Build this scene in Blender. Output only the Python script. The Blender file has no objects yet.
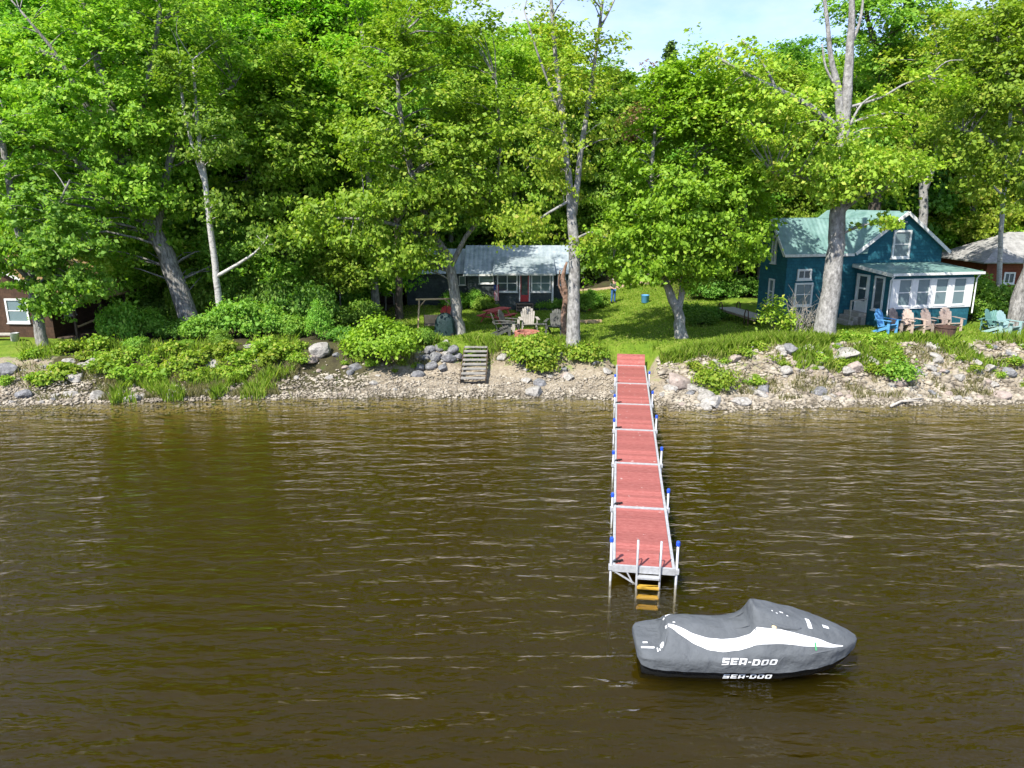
import bpy, bmesh, math, random
import numpy as np
from mathutils import Vector, Matrix, noise as mnoise

random.seed(7)
RNG = np.random.default_rng(11)
SC = bpy.context.scene
COL = SC.collection
PI = math.pi

# ------------------------------------------------------------------ camera model
CAM_H = 8.0
PITCH = math.radians(14.3)
F = 735.0
cP, sP = math.cos(PITCH), math.sin(PITCH)


def ray(px, py):
    cx = (px - 512) / F
    cy = (384 - py) / F
    return (cx, cP + cy * sP, -sP + cy * cP)


def PZ(px, py, z):
    d = ray(px, py)
    t = (z - CAM_H) / d[2]
    return Vector((d[0] * t, d[1] * t, z))


def PY(px, py, y):
    d = ray(px, py)
    t = y / d[1]
    return Vector((d[0] * t, y, CAM_H + d[2] * t))


# ------------------------------------------------------------------ terrain
SHX = np.array([-60, -20.3, -16.6, -10.8, -2.6, 3.6, 5.2, 6.5, 9.7, 13.5, 20.6, 60.0])
SHY = np.array([26.0, 28.0, 28.5, 29.2, 29.35, 29.1, 28.3, 27.5, 27.6, 28.15, 28.4, 28.0])


def shore(x):
    return np.interp(x, SHX, SHY)


def gz_np(x, y):
    x = np.asarray(x, float)
    y = np.asarray(y, float)
    s = y - shore(x) + 0.18 * np.sin(x * 1.7) + 0.12 * np.sin(x * 3.9 + 1)
    lawn = np.interp(x, [-60, -12, 5, 10, 14, 60], [1.25, 1.2, 1.2, 1.45, 1.7, 1.75])
    b0 = np.interp(x, [-60, -22, -14, -9, 4, 7, 12, 60], [0.7, 0.8, 1.2, 2.4, 2.4, 1.8, 0.9, 0.9])
    b1 = np.interp(x, [-60, -22, -14, -9, 4, 7, 12, 60], [4.2, 4.2, 4.4, 4.6, 4.6, 4.7, 4.0, 4.0])
    beach = 0.12 * s
    bz = 0.12 * b0
    t = np.clip((s - b0) / (b1 - b0), 0, 1)
    bank = bz + (lawn - bz) * (t * t * (3 - 2 * t) * 0.6 + t * 0.4)
    land = np.where(s < b0, beach, bank)
    far = np.clip(y - 62, 0, None)
    land = land + np.where(s > b1, 0.02 * np.clip(far, 0, 200), 0)
    land = land - 0.34 * np.clip((y - 35.5) / 8, 0, 1) * np.clip((x + 11) / 3, 0, 1) * np.clip((9.5 - x) / 3, 0, 1)
    und = 0.05 * np.sin(x * 0.9 + y * 0.5) * np.cos(y * 0.7 - x * 0.3)
    land = land + und * np.clip((s - 1) / 3, 0, 1)
    bed = np.where(s > -1.0, 0.18 * s, np.maximum(-0.18 + 0.32 * (s + 1.0), -2.0))
    z = np.where(s < 0, bed, land)
    # the bank is cut back where the dock's ramp and the stairs run
    xc = 2.81 + (y - 14.19) * 0.1407
    zt = np.interp(y, [30, 32.6, 33.6, 34.2], [0.30, 0.34, 0.80, 1.3])
    w = np.clip((1.15 - np.abs(x - xc)) / 0.4, 0, 1) * (y > 29) * (y < 34.2)
    z = np.where(w > 0, z + (np.minimum(z, zt) - z) * w, z)
    zt = np.interp(y, [30.7, 31.0, 33.75, 34.3], [0.10, 0.08, 0.80, 1.3])
    w = np.clip((0.95 - np.abs(x + 1.68)) / 0.35, 0, 1) * (y > 30.7) * (y < 34.3)
    z = np.where(w > 0, z + (np.minimum(z, zt) - z) * w, z)
    return z


def gz(x, y):
    return float(gz_np(x, y))


def G(px, py):
    """point of the ground seen at a pixel"""
    d = ray(px, py)
    t = 15.0
    for i in range(4000):
        x, y, z = d[0] * t, d[1] * t, CAM_H + d[2] * t
        if z <= gz(x, y):
            break
        t += 0.03
    return Vector((x, y, gz(x, y)))


# ------------------------------------------------------------------ materials
def mat(name, color, rough=0.8, metal=0.0, spec=0.3, color2=None, scale=5.0, bump=0.0, bscale=None,
        detail=4.0, stretch=(1, 1, 1), lo=0.35, hi=0.65, coords='Object', trans=0.0):
    m = bpy.data.materials.new(name)
    m.use_nodes = True
    nt = m.node_tree
    b = nt.nodes['Principled BSDF']
    b.inputs['Base Color'].default_value = (*color, 1)
    b.inputs['Roughness'].default_value = rough
    b.inputs['Metallic'].default_value = metal
    b.inputs['Specular IOR Level'].default_value = spec
    if color2 is not None or bump:
        tc = nt.nodes.new('ShaderNodeTexCoord')
        mp = nt.nodes.new('ShaderNodeMapping')
        mp.inputs['Scale'].default_value = stretch
        nt.links.new(tc.outputs[coords], mp.inputs['Vector'])
    if color2 is not None:
        n = nt.nodes.new('ShaderNodeTexNoise')
        n.inputs['Scale'].default_value = scale
        n.inputs['Detail'].default_value = detail
        n.inputs['Roughness'].default_value = 0.65
        nt.links.new(mp.outputs[0], n.inputs['Vector'])
        r = nt.nodes.new('ShaderNodeValToRGB')
        r.color_ramp.elements[0].position = lo
        r.color_ramp.elements[1].position = hi
        r.color_ramp.elements[0].color = (*color, 1)
        r.color_ramp.elements[1].color = (*color2, 1)
        nt.links.new(n.outputs['Fac'], r.inputs['Fac'])
        nt.links.new(r.outputs['Color'], b.inputs['Base Color'])
    if bump:
        n2 = nt.nodes.new('ShaderNodeTexNoise')
        n2.inputs['Scale'].default_value = bscale or scale * 3
        n2.inputs['Detail'].default_value = 5
        nt.links.new(mp.outputs[0], n2.inputs['Vector'])
        bp = nt.nodes.new('ShaderNodeBump')
        bp.inputs['Strength'].default_value = bump
        bp.inputs['Distance'].default_value = 0.05
        nt.links.new(n2.outputs['Fac'], bp.inputs['Height'])
        nt.links.new(bp.outputs['Normal'], b.inputs['Normal'])
    return m


def leaf_mat(name, a, b, c, transl=0.45):
    """random colour per leaf between a, b and (a few) c, thin and translucent"""
    m = bpy.data.materials.new(name)
    m.use_nodes = True
    nt = m.node_tree
    nt.nodes.clear()
    out = nt.nodes.new('ShaderNodeOutputMaterial')
    geo = nt.nodes.new('ShaderNodeNewGeometry')
    ramp = nt.nodes.new('ShaderNodeValToRGB')
    e = ramp.color_ramp.elements
    e[0].position = 0.0
    e[0].color = (*a, 1)
    e[1].position = 0.75
    e[1].color = (*b, 1)
    e2 = ramp.color_ramp.elements.new(1.0)
    e2.color = (*c, 1)
    nt.links.new(geo.outputs['Random Per Island'], ramp.inputs['Fac'])
    oi = nt.nodes.new('ShaderNodeObjectInfo')
    hsv = nt.nodes.new('ShaderNodeHueSaturation')
    mr = nt.nodes.new('ShaderNodeMapRange')
    mr.inputs['To Min'].default_value = 0.485
    mr.inputs['To Max'].default_value = 0.512
    nt.links.new(oi.outputs['Random'], mr.inputs['Value'])
    nt.links.new(mr.outputs[0], hsv.inputs['Hue'])
    mv = nt.nodes.new('ShaderNodeMapRange')
    mv.inputs['To Min'].default_value = 0.8
    mv.inputs['To Max'].default_value = 1.15
    nt.links.new(oi.outputs['Random'], mv.inputs['Value'])
    nt.links.new(mv.outputs[0], hsv.inputs['Value'])
    nt.links.new(ramp.outputs['Color'], hsv.inputs['Color'])
    d = nt.nodes.new('ShaderNodeBsdfDiffuse')
    t = nt.nodes.new('ShaderNodeBsdfTranslucent')
    g = nt.nodes.new('ShaderNodeBsdfGlossy')
    g.inputs['Roughness'].default_value = 0.6
    g.inputs['Color'].default_value = (0.9, 0.9, 0.9, 1)
    ty = nt.nodes.new('ShaderNodeMix')
    ty.data_type = 'RGBA'
    ty.blend_type = 'MULTIPLY'
    ty.inputs[0].default_value = 1.0
    ty.inputs[7].default_value = (1.2, 1.3, 0.6, 1)
    nt.links.new(hsv.outputs['Color'], ty.inputs[6])
    nt.links.new(hsv.outputs['Color'], d.inputs['Color'])
    nt.links.new(ty.outputs[2], t.inputs['Color'])
    mx = nt.nodes.new('ShaderNodeMixShader')
    mx.inputs[0].default_value = transl
    nt.links.new(d.outputs[0], mx.inputs[1])
    nt.links.new(t.outputs[0], mx.inputs[2])
    mx2 = nt.nodes.new('ShaderNodeMixShader')
    mx2.inputs[0].default_value = 0.015
    nt.links.new(mx.outputs[0], mx2.inputs[1])
    nt.links.new(g.outputs[0], mx2.inputs[2])
    nt.links.new(mx2.outputs[0], out.inputs['Surface'])
    return m


def board_mat(name, color, color2, pitch, axis='Z', depth=0.6, rough=0.8, spec=0.3):
    """boards / shingle courses: a groove every <pitch> metres plus weathering"""
    m = bpy.data.materials.new(name)
    m.use_nodes = True
    nt = m.node_tree
    b = nt.nodes['Principled BSDF']
    b.inputs['Roughness'].default_value = rough
    b.inputs['Specular IOR Level'].default_value = spec
    tc = nt.nodes.new('ShaderNodeTexCoord')
    w = nt.nodes.new('ShaderNodeTexWave')
    w.wave_type = 'BANDS'
    w.bands_direction = axis
    w.wave_profile = 'SAW'
    w.inputs['Scale'].default_value = PI * 2 / pitch / 20.0
    w.inputs['Distortion'].default_value = 0.12
    w.inputs['Detail'].default_value = 1
    nt.links.new(tc.outputs['Object'], w.inputs['Vector'])
    n = nt.nodes.new('ShaderNodeTexNoise')
    n.inputs['Scale'].default_value = 2.2
    n.inputs['Detail'].default_value = 6
    n.inputs['Roughness'].default_value = 0.7
    nt.links.new(tc.outputs['Object'], n.inputs['Vector'])
    r = nt.nodes.new('ShaderNodeValToRGB')
    r.color_ramp.elements[0].position = 0.32
    r.color_ramp.elements[1].position = 0.68
    r.color_ramp.elements[0].color = (*color, 1)
    r.color_ramp.elements[1].color = (*color2, 1)
    nt.links.new(n.outputs['Fac'], r.inputs['Fac'])
    # brick pattern breaks the courses up into shingles
    br = nt.nodes.new('ShaderNodeTexBrick')
    br.inputs['Scale'].default_value = 1.0
    br.inputs['Brick Width'].default_value = 0.22
    br.inputs['Row Height'].default_value = pitch
    br.inputs['Mortar Size'].default_value = 0.008
    br.inputs['Color1'].default_value = (1, 1, 1, 1)
    br.inputs['Color2'].default_value = (0.72, 0.74, 0.76, 1)
    br.inputs['Mortar'].default_value = (0.5, 0.5, 0.5, 1)
    cx = nt.nodes.new('ShaderNodeSeparateXYZ')
    cb = nt.nodes.new('ShaderNodeCombineXYZ')
    ad = nt.nodes.new('ShaderNodeMath')
    ad.operation = 'ADD'
    nt.links.new(tc.outputs['Object'], cx.inputs[0])
    nt.links.new(cx.outputs[0], ad.inputs[0])
    nt.links.new(cx.outputs[1], ad.inputs[1])
    nt.links.new(ad.outputs[0], cb.inputs[0])
    nt.links.new(cx.outputs[2], cb.inputs[1])
    nt.links.new(cb.outputs[0], br.inputs['Vector'])
    mx = nt.nodes.new('ShaderNodeMix')
    mx.data_type = 'RGBA'
    mx.blend_type = 'MULTIPLY'
    mx.inputs[0].default_value = 0.9
    nt.links.new(r.outputs['Color'], mx.inputs[6])
    nt.links.new(br.outputs['Color'], mx.inputs[7])
    nt.links.new(mx.outputs[2], b.inputs['Base Color'])
    bp = nt.nodes.new('ShaderNodeBump')
    bp.inputs['Strength'].default_value = depth
    bp.inputs['Distance'].default_value = 0.03
    nt.links.new(w.outputs['Fac'], bp.inputs['Height'])
    nt.links.new(bp.outputs['Normal'], b.inputs['Normal'])
    return m


def metal_roof_mat(name, color, color2, rough=0.35, metal=0.0, pitch=0.3, axis='X'):
    m = bpy.data.materials.new(name)
    m.use_nodes = True
    nt = m.node_tree
    b = nt.nodes['Principled BSDF']
    b.inputs['Roughness'].default_value = rough
    b.inputs['Metallic'].default_value = metal
    tc = nt.nodes.new('ShaderNodeTexCoord')
    n = nt.nodes.new('ShaderNodeTexNoise')
    n.inputs['Scale'].default_value = 1.6
    n.inputs['Detail'].default_value = 7
    n.inputs['Roughness'].default_value = 0.7
    nt.links.new(tc.outputs['Object'], n.inputs['Vector'])
    r = nt.nodes.new('ShaderNodeValToRGB')
    r.color_ramp.elements[0].position = 0.35
    r.color_ramp.elements[1].position = 0.62
    r.color_ramp.elements[0].color = (*color, 1)
    r.color_ramp.elements[1].color = (*color2, 1)
    nt.links.new(n.outputs['Fac'], r.inputs['Fac'])
    nt.links.new(r.outputs['Color'], b.inputs['Base Color'])
    w = nt.nodes.new('ShaderNodeTexWave')
    w.bands_direction = axis
    w.inputs['Scale'].default_value = PI * 2 / pitch / 20.0
    nt.links.new(tc.outputs['Object'], w.inputs['Vector'])
    bp = nt.nodes.new('ShaderNodeBump')
    bp.inputs['Strength'].default_value = 0.5
    bp.inputs['Distance'].default_value = 0.03
    nt.links.new(w.outputs['Fac'], bp.inputs['Height'])
    nt.links.new(bp.outputs['Normal'], b.inputs['Normal'])
    return m


M = {}
M['white'] = mat('white_paint', (0.60, 0.60, 0.585), 0.5, color2=(0.68, 0.68, 0.67), scale=6)
M['white_old'] = mat('weathered_white_paint', (0.5, 0.5, 0.47), 0.7, color2=(0.75, 0.75, 0.72), scale=7)
M['alu'] = mat('aluminium', (0.48, 0.49, 0.50), 0.5, 0.3, color2=(0.36, 0.365, 0.37), scale=9)
M['teal_wall'] = board_mat('teal_shingle', (0.012, 0.098, 0.140), (0.026, 0.155, 0.198), 0.16)
M['teal_roof'] = metal_roof_mat('teal_metal_roof', (0.095, 0.185, 0.165), (0.19, 0.305, 0.28), 0.4, 0.0, 0.25)
M['dark_wall'] = board_mat('charcoal_shingle', (0.045, 0.056, 0.06), (0.09, 0.107, 0.112), 0.14)
M['blue_roof'] = metal_roof_mat('blue_grey_metal_roof', (0.20, 0.25, 0.265), (0.37, 0.42, 0.435), 0.4, 0.2, 0.3)
M['brown_wall'] = board_mat('brown_shingle', (0.055, 0.030, 0.019), (0.105, 0.056, 0.034), 0.15)
M['red_wall'] = board_mat('russet_boards', (0.14, 0.035, 0.018), (0.22, 0.06, 0.03), 0.16)
M['moss_roof'] = mat('mossy_tan_roof', (0.30, 0.17, 0.07), 0.95, color2=(0.42, 0.32, 0.18), scale=2.0, bump=0.5, bscale=14)
M['grey_roof'] = mat('grey_shingle_roof', (0.20, 0.195, 0.185), 0.95, color2=(0.32, 0.315, 0.30), scale=3.0, bump=0.5, bscale=14)
M['wood_grey'] = mat('weathered_grey_wood', (0.27, 0.245, 0.21), 0.9, color2=(0.45, 0.42, 0.37), scale=6, stretch=(1, 6, 6), bump=0.3)
M['wood_tread'] = mat('weathered_tread_wood', (0.16, 0.15, 0.135), 0.9, color2=(0.31, 0.295, 0.27), scale=6, stretch=(1, 6, 6), bump=0.3)
M['wood_dark'] = mat('dark_stained_wood', (0.05, 0.036, 0.026), 0.85, color2=(0.09, 0.065, 0.045), scale=6, bump=0.2)
M['wood_tan'] = mat('tan_wood', (0.42, 0.29, 0.16), 0.8, color2=(0.52, 0.38, 0.23), scale=6, bump=0.2)
M['wood_step'] = mat('brown_step_wood', (0.16, 0.12, 0.085), 0.9, color2=(0.26, 0.2, 0.145), scale=5, bump=0.2)
M['red_deck'] = mat('red_deck_boards', (0.235, 0.062, 0.053), 0.75, color2=(0.335, 0.115, 0.10), scale=3.5, detail=8, stretch=(2, 9, 1), bump=0.15)
_nt = M['red_deck'].node_tree
_b = _nt.nodes['Principled BSDF']
_src = _b.inputs['Base Color'].links[0].from_socket
_g = _nt.nodes.new('ShaderNodeNewGeometry')
_mr = _nt.nodes.new('ShaderNodeMapRange')
_mr.inputs['To Min'].default_value = 0.80
_mr.inputs['To Max'].default_value = 1.15
_h = _nt.nodes.new('ShaderNodeHueSaturation')
_nt.links.new(_g.outputs['Random Per Island'], _mr.inputs['Value'])
_nt.links.new(_mr.outputs[0], _h.inputs['Value'])
_nt.links.new(_src, _h.inputs['Color'])
_tc = _nt.nodes.new('ShaderNodeTexCoord')
_n = _nt.nodes.new('ShaderNodeTexNoise')
_n.inputs['Scale'].default_value = 5.0
_n.inputs['Detail'].default_value = 6
_r = _nt.nodes.new('ShaderNodeMapRange')
_r.inputs['From Min'].default_value = 0.66
_r.inputs['From Max'].default_value = 0.76
_nt.links.new(_tc.outputs['Object'], _n.inputs['Vector'])
_nt.links.new(_n.outputs['Fac'], _r.inputs['Value'])
_m = _nt.nodes.new('ShaderNodeMix')
_m.data_type = 'RGBA'
_m.inputs[7].default_value = (0.5, 0.42, 0.38, 1)
_nt.links.new(_r.outputs[0], _m.inputs[0])
_nt.links.new(_h.outputs[0], _m.inputs[6])
_nt.links.new(_m.outputs[2], _b.inputs['Base Color'])
M['red_paint'] = mat('red_paint', (0.42, 0.03, 0.035), 0.6, color2=(0.5, 0.06, 0.06), scale=5)
M['red_paint2'] = mat('faded_red_paint', (0.45, 0.06, 0.06), 0.7, color2=(0.55, 0.13, 0.11), scale=5)
M['blue_cap'] = mat('blue_plastic', (0.02, 0.08, 0.5), 0.4)
M['black'] = mat('black_rubber', (0.012, 0.012, 0.013), 0.6)
M['yellow'] = mat('yellow_tread', (0.6, 0.38, 0.06), 0.6)
M['hull'] = mat('black_hull', (0.01, 0.011, 0.012), 0.25, spec=0.5)
M['cover'] = mat('slate_cover_fabric', (0.070, 0.077, 0.083), 0.85, color2=(0.098, 0.107, 0.115), scale=2.2, bump=0.95, bscale=5.5, detail=7, lo=.3, hi=.7)
M['cover_white'] = mat('white_cover_fabric', (0.66, 0.67, 0.67), 0.8, color2=(0.60, 0.61, 0.61), scale=4)
M['strap_green'] = mat('green_strap', (0.05, 0.25, 0.10), 0.7)
M['tan_tag'] = mat('tan_tag', (0.6, 0.45, 0.25), 0.7)
M['stone'] = mat('pale_rock', (0.18, 0.168, 0.15), 0.95, color2=(0.38, 0.36, 0.325), scale=3.0, bump=0.6, bscale=9)
M['stone_pink'] = mat('pinkish_rock', (0.22, 0.175, 0.15), 0.95, color2=(0.36, 0.30, 0.26), scale=3.0, bump=0.6, bscale=9)
M['stone_dark'] = mat('grey_rock', (0.09, 0.09, 0.092), 0.95, color2=(0.22, 0.22, 0.225), scale=3.0, bump=0.6, bscale=9)
M['pebble'] = mat('pebbles', (0.16, 0.135, 0.10), 0.95, color2=(0.38, 0.335, 0.265), scale=1.7, detail=2)
M['brick'] = mat('red_brick', (0.3, 0.09, 0.06), 0.9, color2=(0.42, 0.2, 0.15), scale=9, bump=0.3)
M['bark_grey'] = mat('grey_bark', (0.10, 0.094, 0.086), 0.95, color2=(0.33, 0.315, 0.29), scale=4, stretch=(2.5, 2.5, 0.7), bump=0.9, bscale=9)
M['bark_pale'] = mat('pale_bark', (0.14, 0.134, 0.125), 0.95, color2=(0.37, 0.358, 0.338), scale=3.5, stretch=(2, 2, 1.0), bump=0.8, bscale=9)
M['bark_birch'] = mat('birch_bark', (0.11, 0.10, 0.092), 0.8, color2=(0.42, 0.405, 0.38), scale=5, stretch=(1, 1, 2.5), lo=0.3, hi=0.48, bump=0.4)
M['bark_dark'] = mat('dark_bark', (0.05, 0.04, 0.032), 0.95, color2=(0.13, 0.11, 0.09), scale=4, stretch=(2.5, 2.5, 0.7), bump=0.8, bscale=9)
M['bark_brown'] = mat('brown_bark', (0.11, 0.06, 0.04), 0.95, color2=(0.26, 0.17, 0.13), scale=6, bump=0.9, bscale=9)
M['twig'] = mat('bare_twig', (0.22, 0.20, 0.17), 0.9, color2=(0.36, 0.33, 0.29), scale=5)
M['leaf_yellow'] = leaf_mat('yellow_green_leaf', (0.19, 0.295, 0.02), (0.34, 0.46, 0.04), (0.44, 0.42, 0.07))
M['leaf_lime'] = leaf_mat('lime_green_leaf', (0.145, 0.31, 0.016), (0.275, 0.5, 0.032), (0.36, 0.52, 0.05))
M['leaf_bright'] = leaf_mat('bright_green_leaf', (0.15, 0.295, 0.02), (0.285, 0.46, 0.04), (0.38, 0.48, 0.06))
M['leaf_mid'] = leaf_mat('mid_green_leaf', (0.115, 0.26, 0.025), (0.225, 0.41, 0.045), (0.32, 0.45, 0.06))
M['leaf_dark'] = leaf_mat('deep_green_leaf', (0.075, 0.19, 0.02), (0.15, 0.31, 0.035), (0.22, 0.36, 0.05))
M['leaf_spruce'] = leaf_mat('spruce_needle', (0.10, 0.18, 0.05), (0.16, 0.26, 0.07), (0.2, 0.28, 0.08), 0.3)
M['leaf_rust'] = leaf_mat('rusty_young_leaf', (0.16, 0.10, 0.05), (0.26, 0.15, 0.09), (0.2, 0.2, 0.05))
M['weed'] = leaf_mat('weed_leaf', (0.132, 0.253, 0.015), (0.264, 0.391, 0.033), (0.396, 0.414, 0.066))
M['grass'] = leaf_mat('grass_blade', (0.12, 0.21, 0.014), (0.24, 0.34, 0.028), (0.36, 0.36, 0.1))
M['dry_grass'] = leaf_mat('dry_grass_blade', (0.14, 0.15, 0.05), (0.30, 0.28, 0.13), (0.42, 0.37, 0.22))
M['adir_blue'] = mat('blue_plastic_board', (0.09, 0.28, 0.52), 0.6)
M['adir_tan'] = mat('tan_plastic_board', (0.42, 0.31, 0.25), 0.7, color2=(0.5, 0.4, 0.33), scale=6)
M['adir_brown'] = mat('taupe_plastic_board', (0.22, 0.165, 0.14), 0.7, color2=(0.33, 0.27, 0.235), scale=6)
M['adir_aqua'] = mat('pale_aqua_board', (0.22, 0.34, 0.33), 0.6, color2=(0.28, 0.40, 0.39), scale=6)
M['adir_green'] = mat('dull_green_board', (0.10, 0.22, 0.20), 0.6)
M['adir_dark'] = mat('dark_grey_board', (0.055, 0.056, 0.053), 0.8, color2=(0.11, 0.11, 0.10), scale=6)
M['adir_grey'] = mat('weathered_grey_board', (0.24, 0.22, 0.19), 0.85, color2=(0.38, 0.35, 0.31), scale=6)
M['rust'] = mat('rusty_steel', (0.05, 0.03, 0.025), 0.8, color2=(0.10, 0.055, 0.04), scale=7)
M['skin'] = mat('skin', (0.5, 0.3, 0.22), 0.6)
M['jeans'] = mat('blue_denim', (0.03, 0.09, 0.24), 0.9, color2=(0.05, 0.13, 0.32), scale=9)
M['shirt'] = mat('dark_olive_cloth', (0.07, 0.09, 0.06), 0.9, color2=(0.12, 0.14, 0.10), scale=9)
M['hair'] = mat('grey_hair', (0.45, 0.42, 0.38), 0.8)
M['tarp'] = mat('dark_green_tarp', (0.008, 0.022, 0.022), 0.6, color2=(0.014, 0.034, 0.034), scale=5, bump=0.3)
M['curtain'] = mat('pale_curtain', (0.45, 0.52, 0.54), 0.9, color2=(0.55, 0.62, 0.63), scale=3, stretch=(6, 6, 0.5))
M['flag_red'] = mat('flag_red', (0.45, 0.03, 0.05), 0.8)
M['flag_white'] = mat('flag_white', (0.7, 0.7, 0.7), 0.8)
M['flag_blue'] = mat('flag_blue', (0.03, 0.05, 0.2), 0.8)
M['ash'] = mat('ash', (0.05, 0.047, 0.045), 0.95)

# window glass: dark clear pane with a pale curtain look behind it is real geometry, the pane itself just reflects
gm = bpy.data.materials.new('window_glass')
gm.use_nodes = True
_b = gm.node_tree.nodes['Principled BSDF']
_b.inputs['Base Color'].default_value = (0.05, 0.075, 0.085, 1)
_b.inputs['Roughness'].default_value = 0.08
_b.inputs['Specular IOR Level'].default_value = 0.8
M['glass'] = gm
gm2 = gm.copy()
gm2.name = 'curtained_glass'
gm2.node_tree.nodes['Principled BSDF'].inputs['Base Color'].default_value = (0.13, 0.185, 0.195, 1)
gm2.node_tree.nodes['Principled BSDF'].inputs['Roughness'].default_value = 0.12
M['glass_pale'] = gm2


# ------------------------------------------------------------------ mesh helpers
class MB:
    def __init__(s):
        s.v = []
        s.f = []

    def box(s, x0, x1, y0, y1, z0, z1, mtx=None):
        n = len(s.v)
        p = [(x0, y0, z0), (x1, y0, z0), (x1, y1, z0), (x0, y1, z0), (x0, y0, z1), (x1, y0, z1), (x1, y1, z1), (x0, y1, z1)]
        if mtx is not None:
            p = [tuple(mtx @ Vector(q)) for q in p]
        s.v += p
        s.f += [tuple(n + i for i in q) for q in ((3, 2, 1, 0), (4, 5, 6, 7), (0, 1, 5, 4), (1, 2, 6, 5), (2, 3, 7, 6), (3, 0, 4, 7))]
        return s

    def beam(s, a, b, w, h, up=(0, 0, 1)):
        a, b = Vector(a), Vector(b)
        d = (b - a)
        L = d.length
        d.normalize()
        u = Vector(up)
        r = d.cross(u)
        if r.length < 1e-4:
            r = d.cross(Vector((1, 0, 0)))
        r.normalize()
        u = r.cross(d)
        m = Matrix((r, d, u)).transposed().to_4x4()
        m.translation = a
        return s.box(-w / 2, w / 2, 0, L, -h / 2, h / 2, m)

    def tube(s, pts, rad, n=8, cap=True):
        pts = [Vector(p) for p in pts]
        if not hasattr(rad, '__len__'):
            rad = [rad] * len(pts)
        base = len(s.v)
        prev = None
        for i, p in enumerate(pts):
            if i == 0:
                d = pts[1] - p
            elif i == len(pts) - 1:
                d = p - pts[i - 1]
            else:
                d = pts[i + 1] - pts[i - 1]
            d.normalize()
            if prev is None:
                a = d.cross(Vector((0.13, 0.97, 0.21)))
                if a.length < 1e-3:
                    a = d.cross(Vector((1, 0, 0)))
            else:
                a = prev - d * prev.dot(d)
            a.normalize()
            prev = a
            b = d.cross(a)
            for k in range(n):
                t = 2 * PI * k / n
                s.v.append(tuple(p + a * (math.cos(t) * rad[i]) + b * (math.sin(t) * rad[i])))
        for i in range(len(pts) - 1):
            for k in range(n):
                k2 = (k + 1) % n
                s.f.append((base + i * n + k, base + i * n + k2, base + (i + 1) * n + k2, base + (i + 1) * n + k))
        if cap:
            s.f.append(tuple(base + k for k in range(n))[::-1])
            s.f.append(tuple(base + (len(pts) - 1) * n + k for k in range(n)))
        return s

    def prism(s, poly, y0, y1, mtx=None):
        """polygon in XZ extruded along Y"""
        n = len(s.v)
        k = len(poly)
        p = [(x, y0, z) for x, z in poly] + [(x, y1, z) for x, z in poly]
        if mtx is not None:
            p = [tuple(mtx @ Vector(q)) for q in p]
        s.v += p
        s.f.append(tuple(n + i for i in range(k)))
        s.f.append(tuple(n + k + i for i in range(k))[::-1])
        for i in range(k):
            j = (i + 1) % k
            s.f.append((n + j, n + i, n + k + i, n + k + j))
        return s

    def lathe(s, prof, n=16, o=(0, 0, 0)):
        base = len(s.v)
        for r, z in prof:
            for k in range(n):
                t = 2 * PI * k / n
                s.v.append((o[0] + r * math.cos(t), o[1] + r * math.sin(t), o[2] + z))
        for i in range(len(prof) - 1):
            for k in range(n):
                k2 = (k + 1) % n
                s.f.append((base + i * n + k, base + i * n + k2, base + (i + 1) * n + k2, base + (i + 1) * n + k))
        s.f.append(tuple(base + k for k in range(n))[::-1])
        s.f.append(tuple(base + (len(prof) - 1) * n + k for k in range(n)))
        return s

    def slab(s, quad, t):
        """thick sheet from a quad of points (extruded along its normal downwards)"""
        q = [Vector(p) for p in quad]
        nrm = (q[1] - q[0]).cross(q[3] - q[0]).normalized()
        if nrm.z < 0:
            nrm = -nrm
        n = len(s.v)
        s.v += [tuple(p) for p in q] + [tuple(p - nrm * t) for p in q]
        k = len(q)
        s.f.append(tuple(n + i for i in range(k)))
        s.f.append(tuple(n + k + i for i in range(k))[::-1])
        for i in range(k):
            j = (i + 1) % k
            s.f.append((n + j, n + i, n + k + i, n + k + j))
        return s

    def build(s, name, m, parent=None, smooth=False, recalc=True):
        me = bpy.data.meshes.new(name)
        me.from_pydata(s.v, [], s.f)
        if recalc:
            bm = bmesh.new()
            bm.from_mesh(me)
            bmesh.ops.recalc_face_normals(bm, faces=bm.faces)
            bm.to_mesh(me)
            bm.free()
        return link(name, me, m, parent, smooth)


def link(name, me, m, parent=None, smooth=False):
    me.name = name
    if m is not None:
        me.materials.append(M[m] if isinstance(m, str) else m)
    if smooth:
        me.polygons.foreach_set('use_smooth', [True] * len(me.polygons))
    o = bpy.data.objects.new(name, me)
    COL.objects.link(o)
    if parent is not None:
        o.parent = parent
    return o


def tag(o, label, cat, group=None):
    o['label'] = label
    o['category'] = cat
    if group:
        o['group'] = group
    return o


def thing(name, label, cat, loc=(0, 0, 0), rz=0.0, group=None):
    o = bpy.data.objects.new(name, None)
    o.empty_display_size = 0.2
    COL.objects.link(o)
    o.location = loc
    o.rotation_euler = (0, 0, rz)
    return tag(o, label, cat, group)


def kids(o):
    return [c for c in bpy.data.objects if c.parent == o]


CH = {}


def dup(root, children, loc, rz=0.0, scale=1.0, label=None):
    """children: list of the thing's parts (each may carry a list of sub-parts)"""
    r = root.copy()
    COL.objects.link(r)
    r.location = loc
    r.rotation_euler = (0, 0, rz)
    r.scale = (scale, scale, scale) if not hasattr(scale, '__len__') else scale
    if label:
        r['label'] = label
    for ch in children:
        c = ch.copy()
        COL.objects.link(c)
        c.parent = r
    return r


def bevel(o, w=0.01, seg=2):
    md = o.modifiers.new('bevel', 'BEVEL')
    md.width = w
    md.segments = seg
    return o


# ------------------------------------------------------------------ the ground
def axis(segs):
    out = []
    for a, b, st in segs:
        n = max(1, int(round((b - a) / st)))
        out += list(np.linspace(a, b, n, endpoint=False))
    out.append(segs[-1][1])
    return np.array(out)


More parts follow.
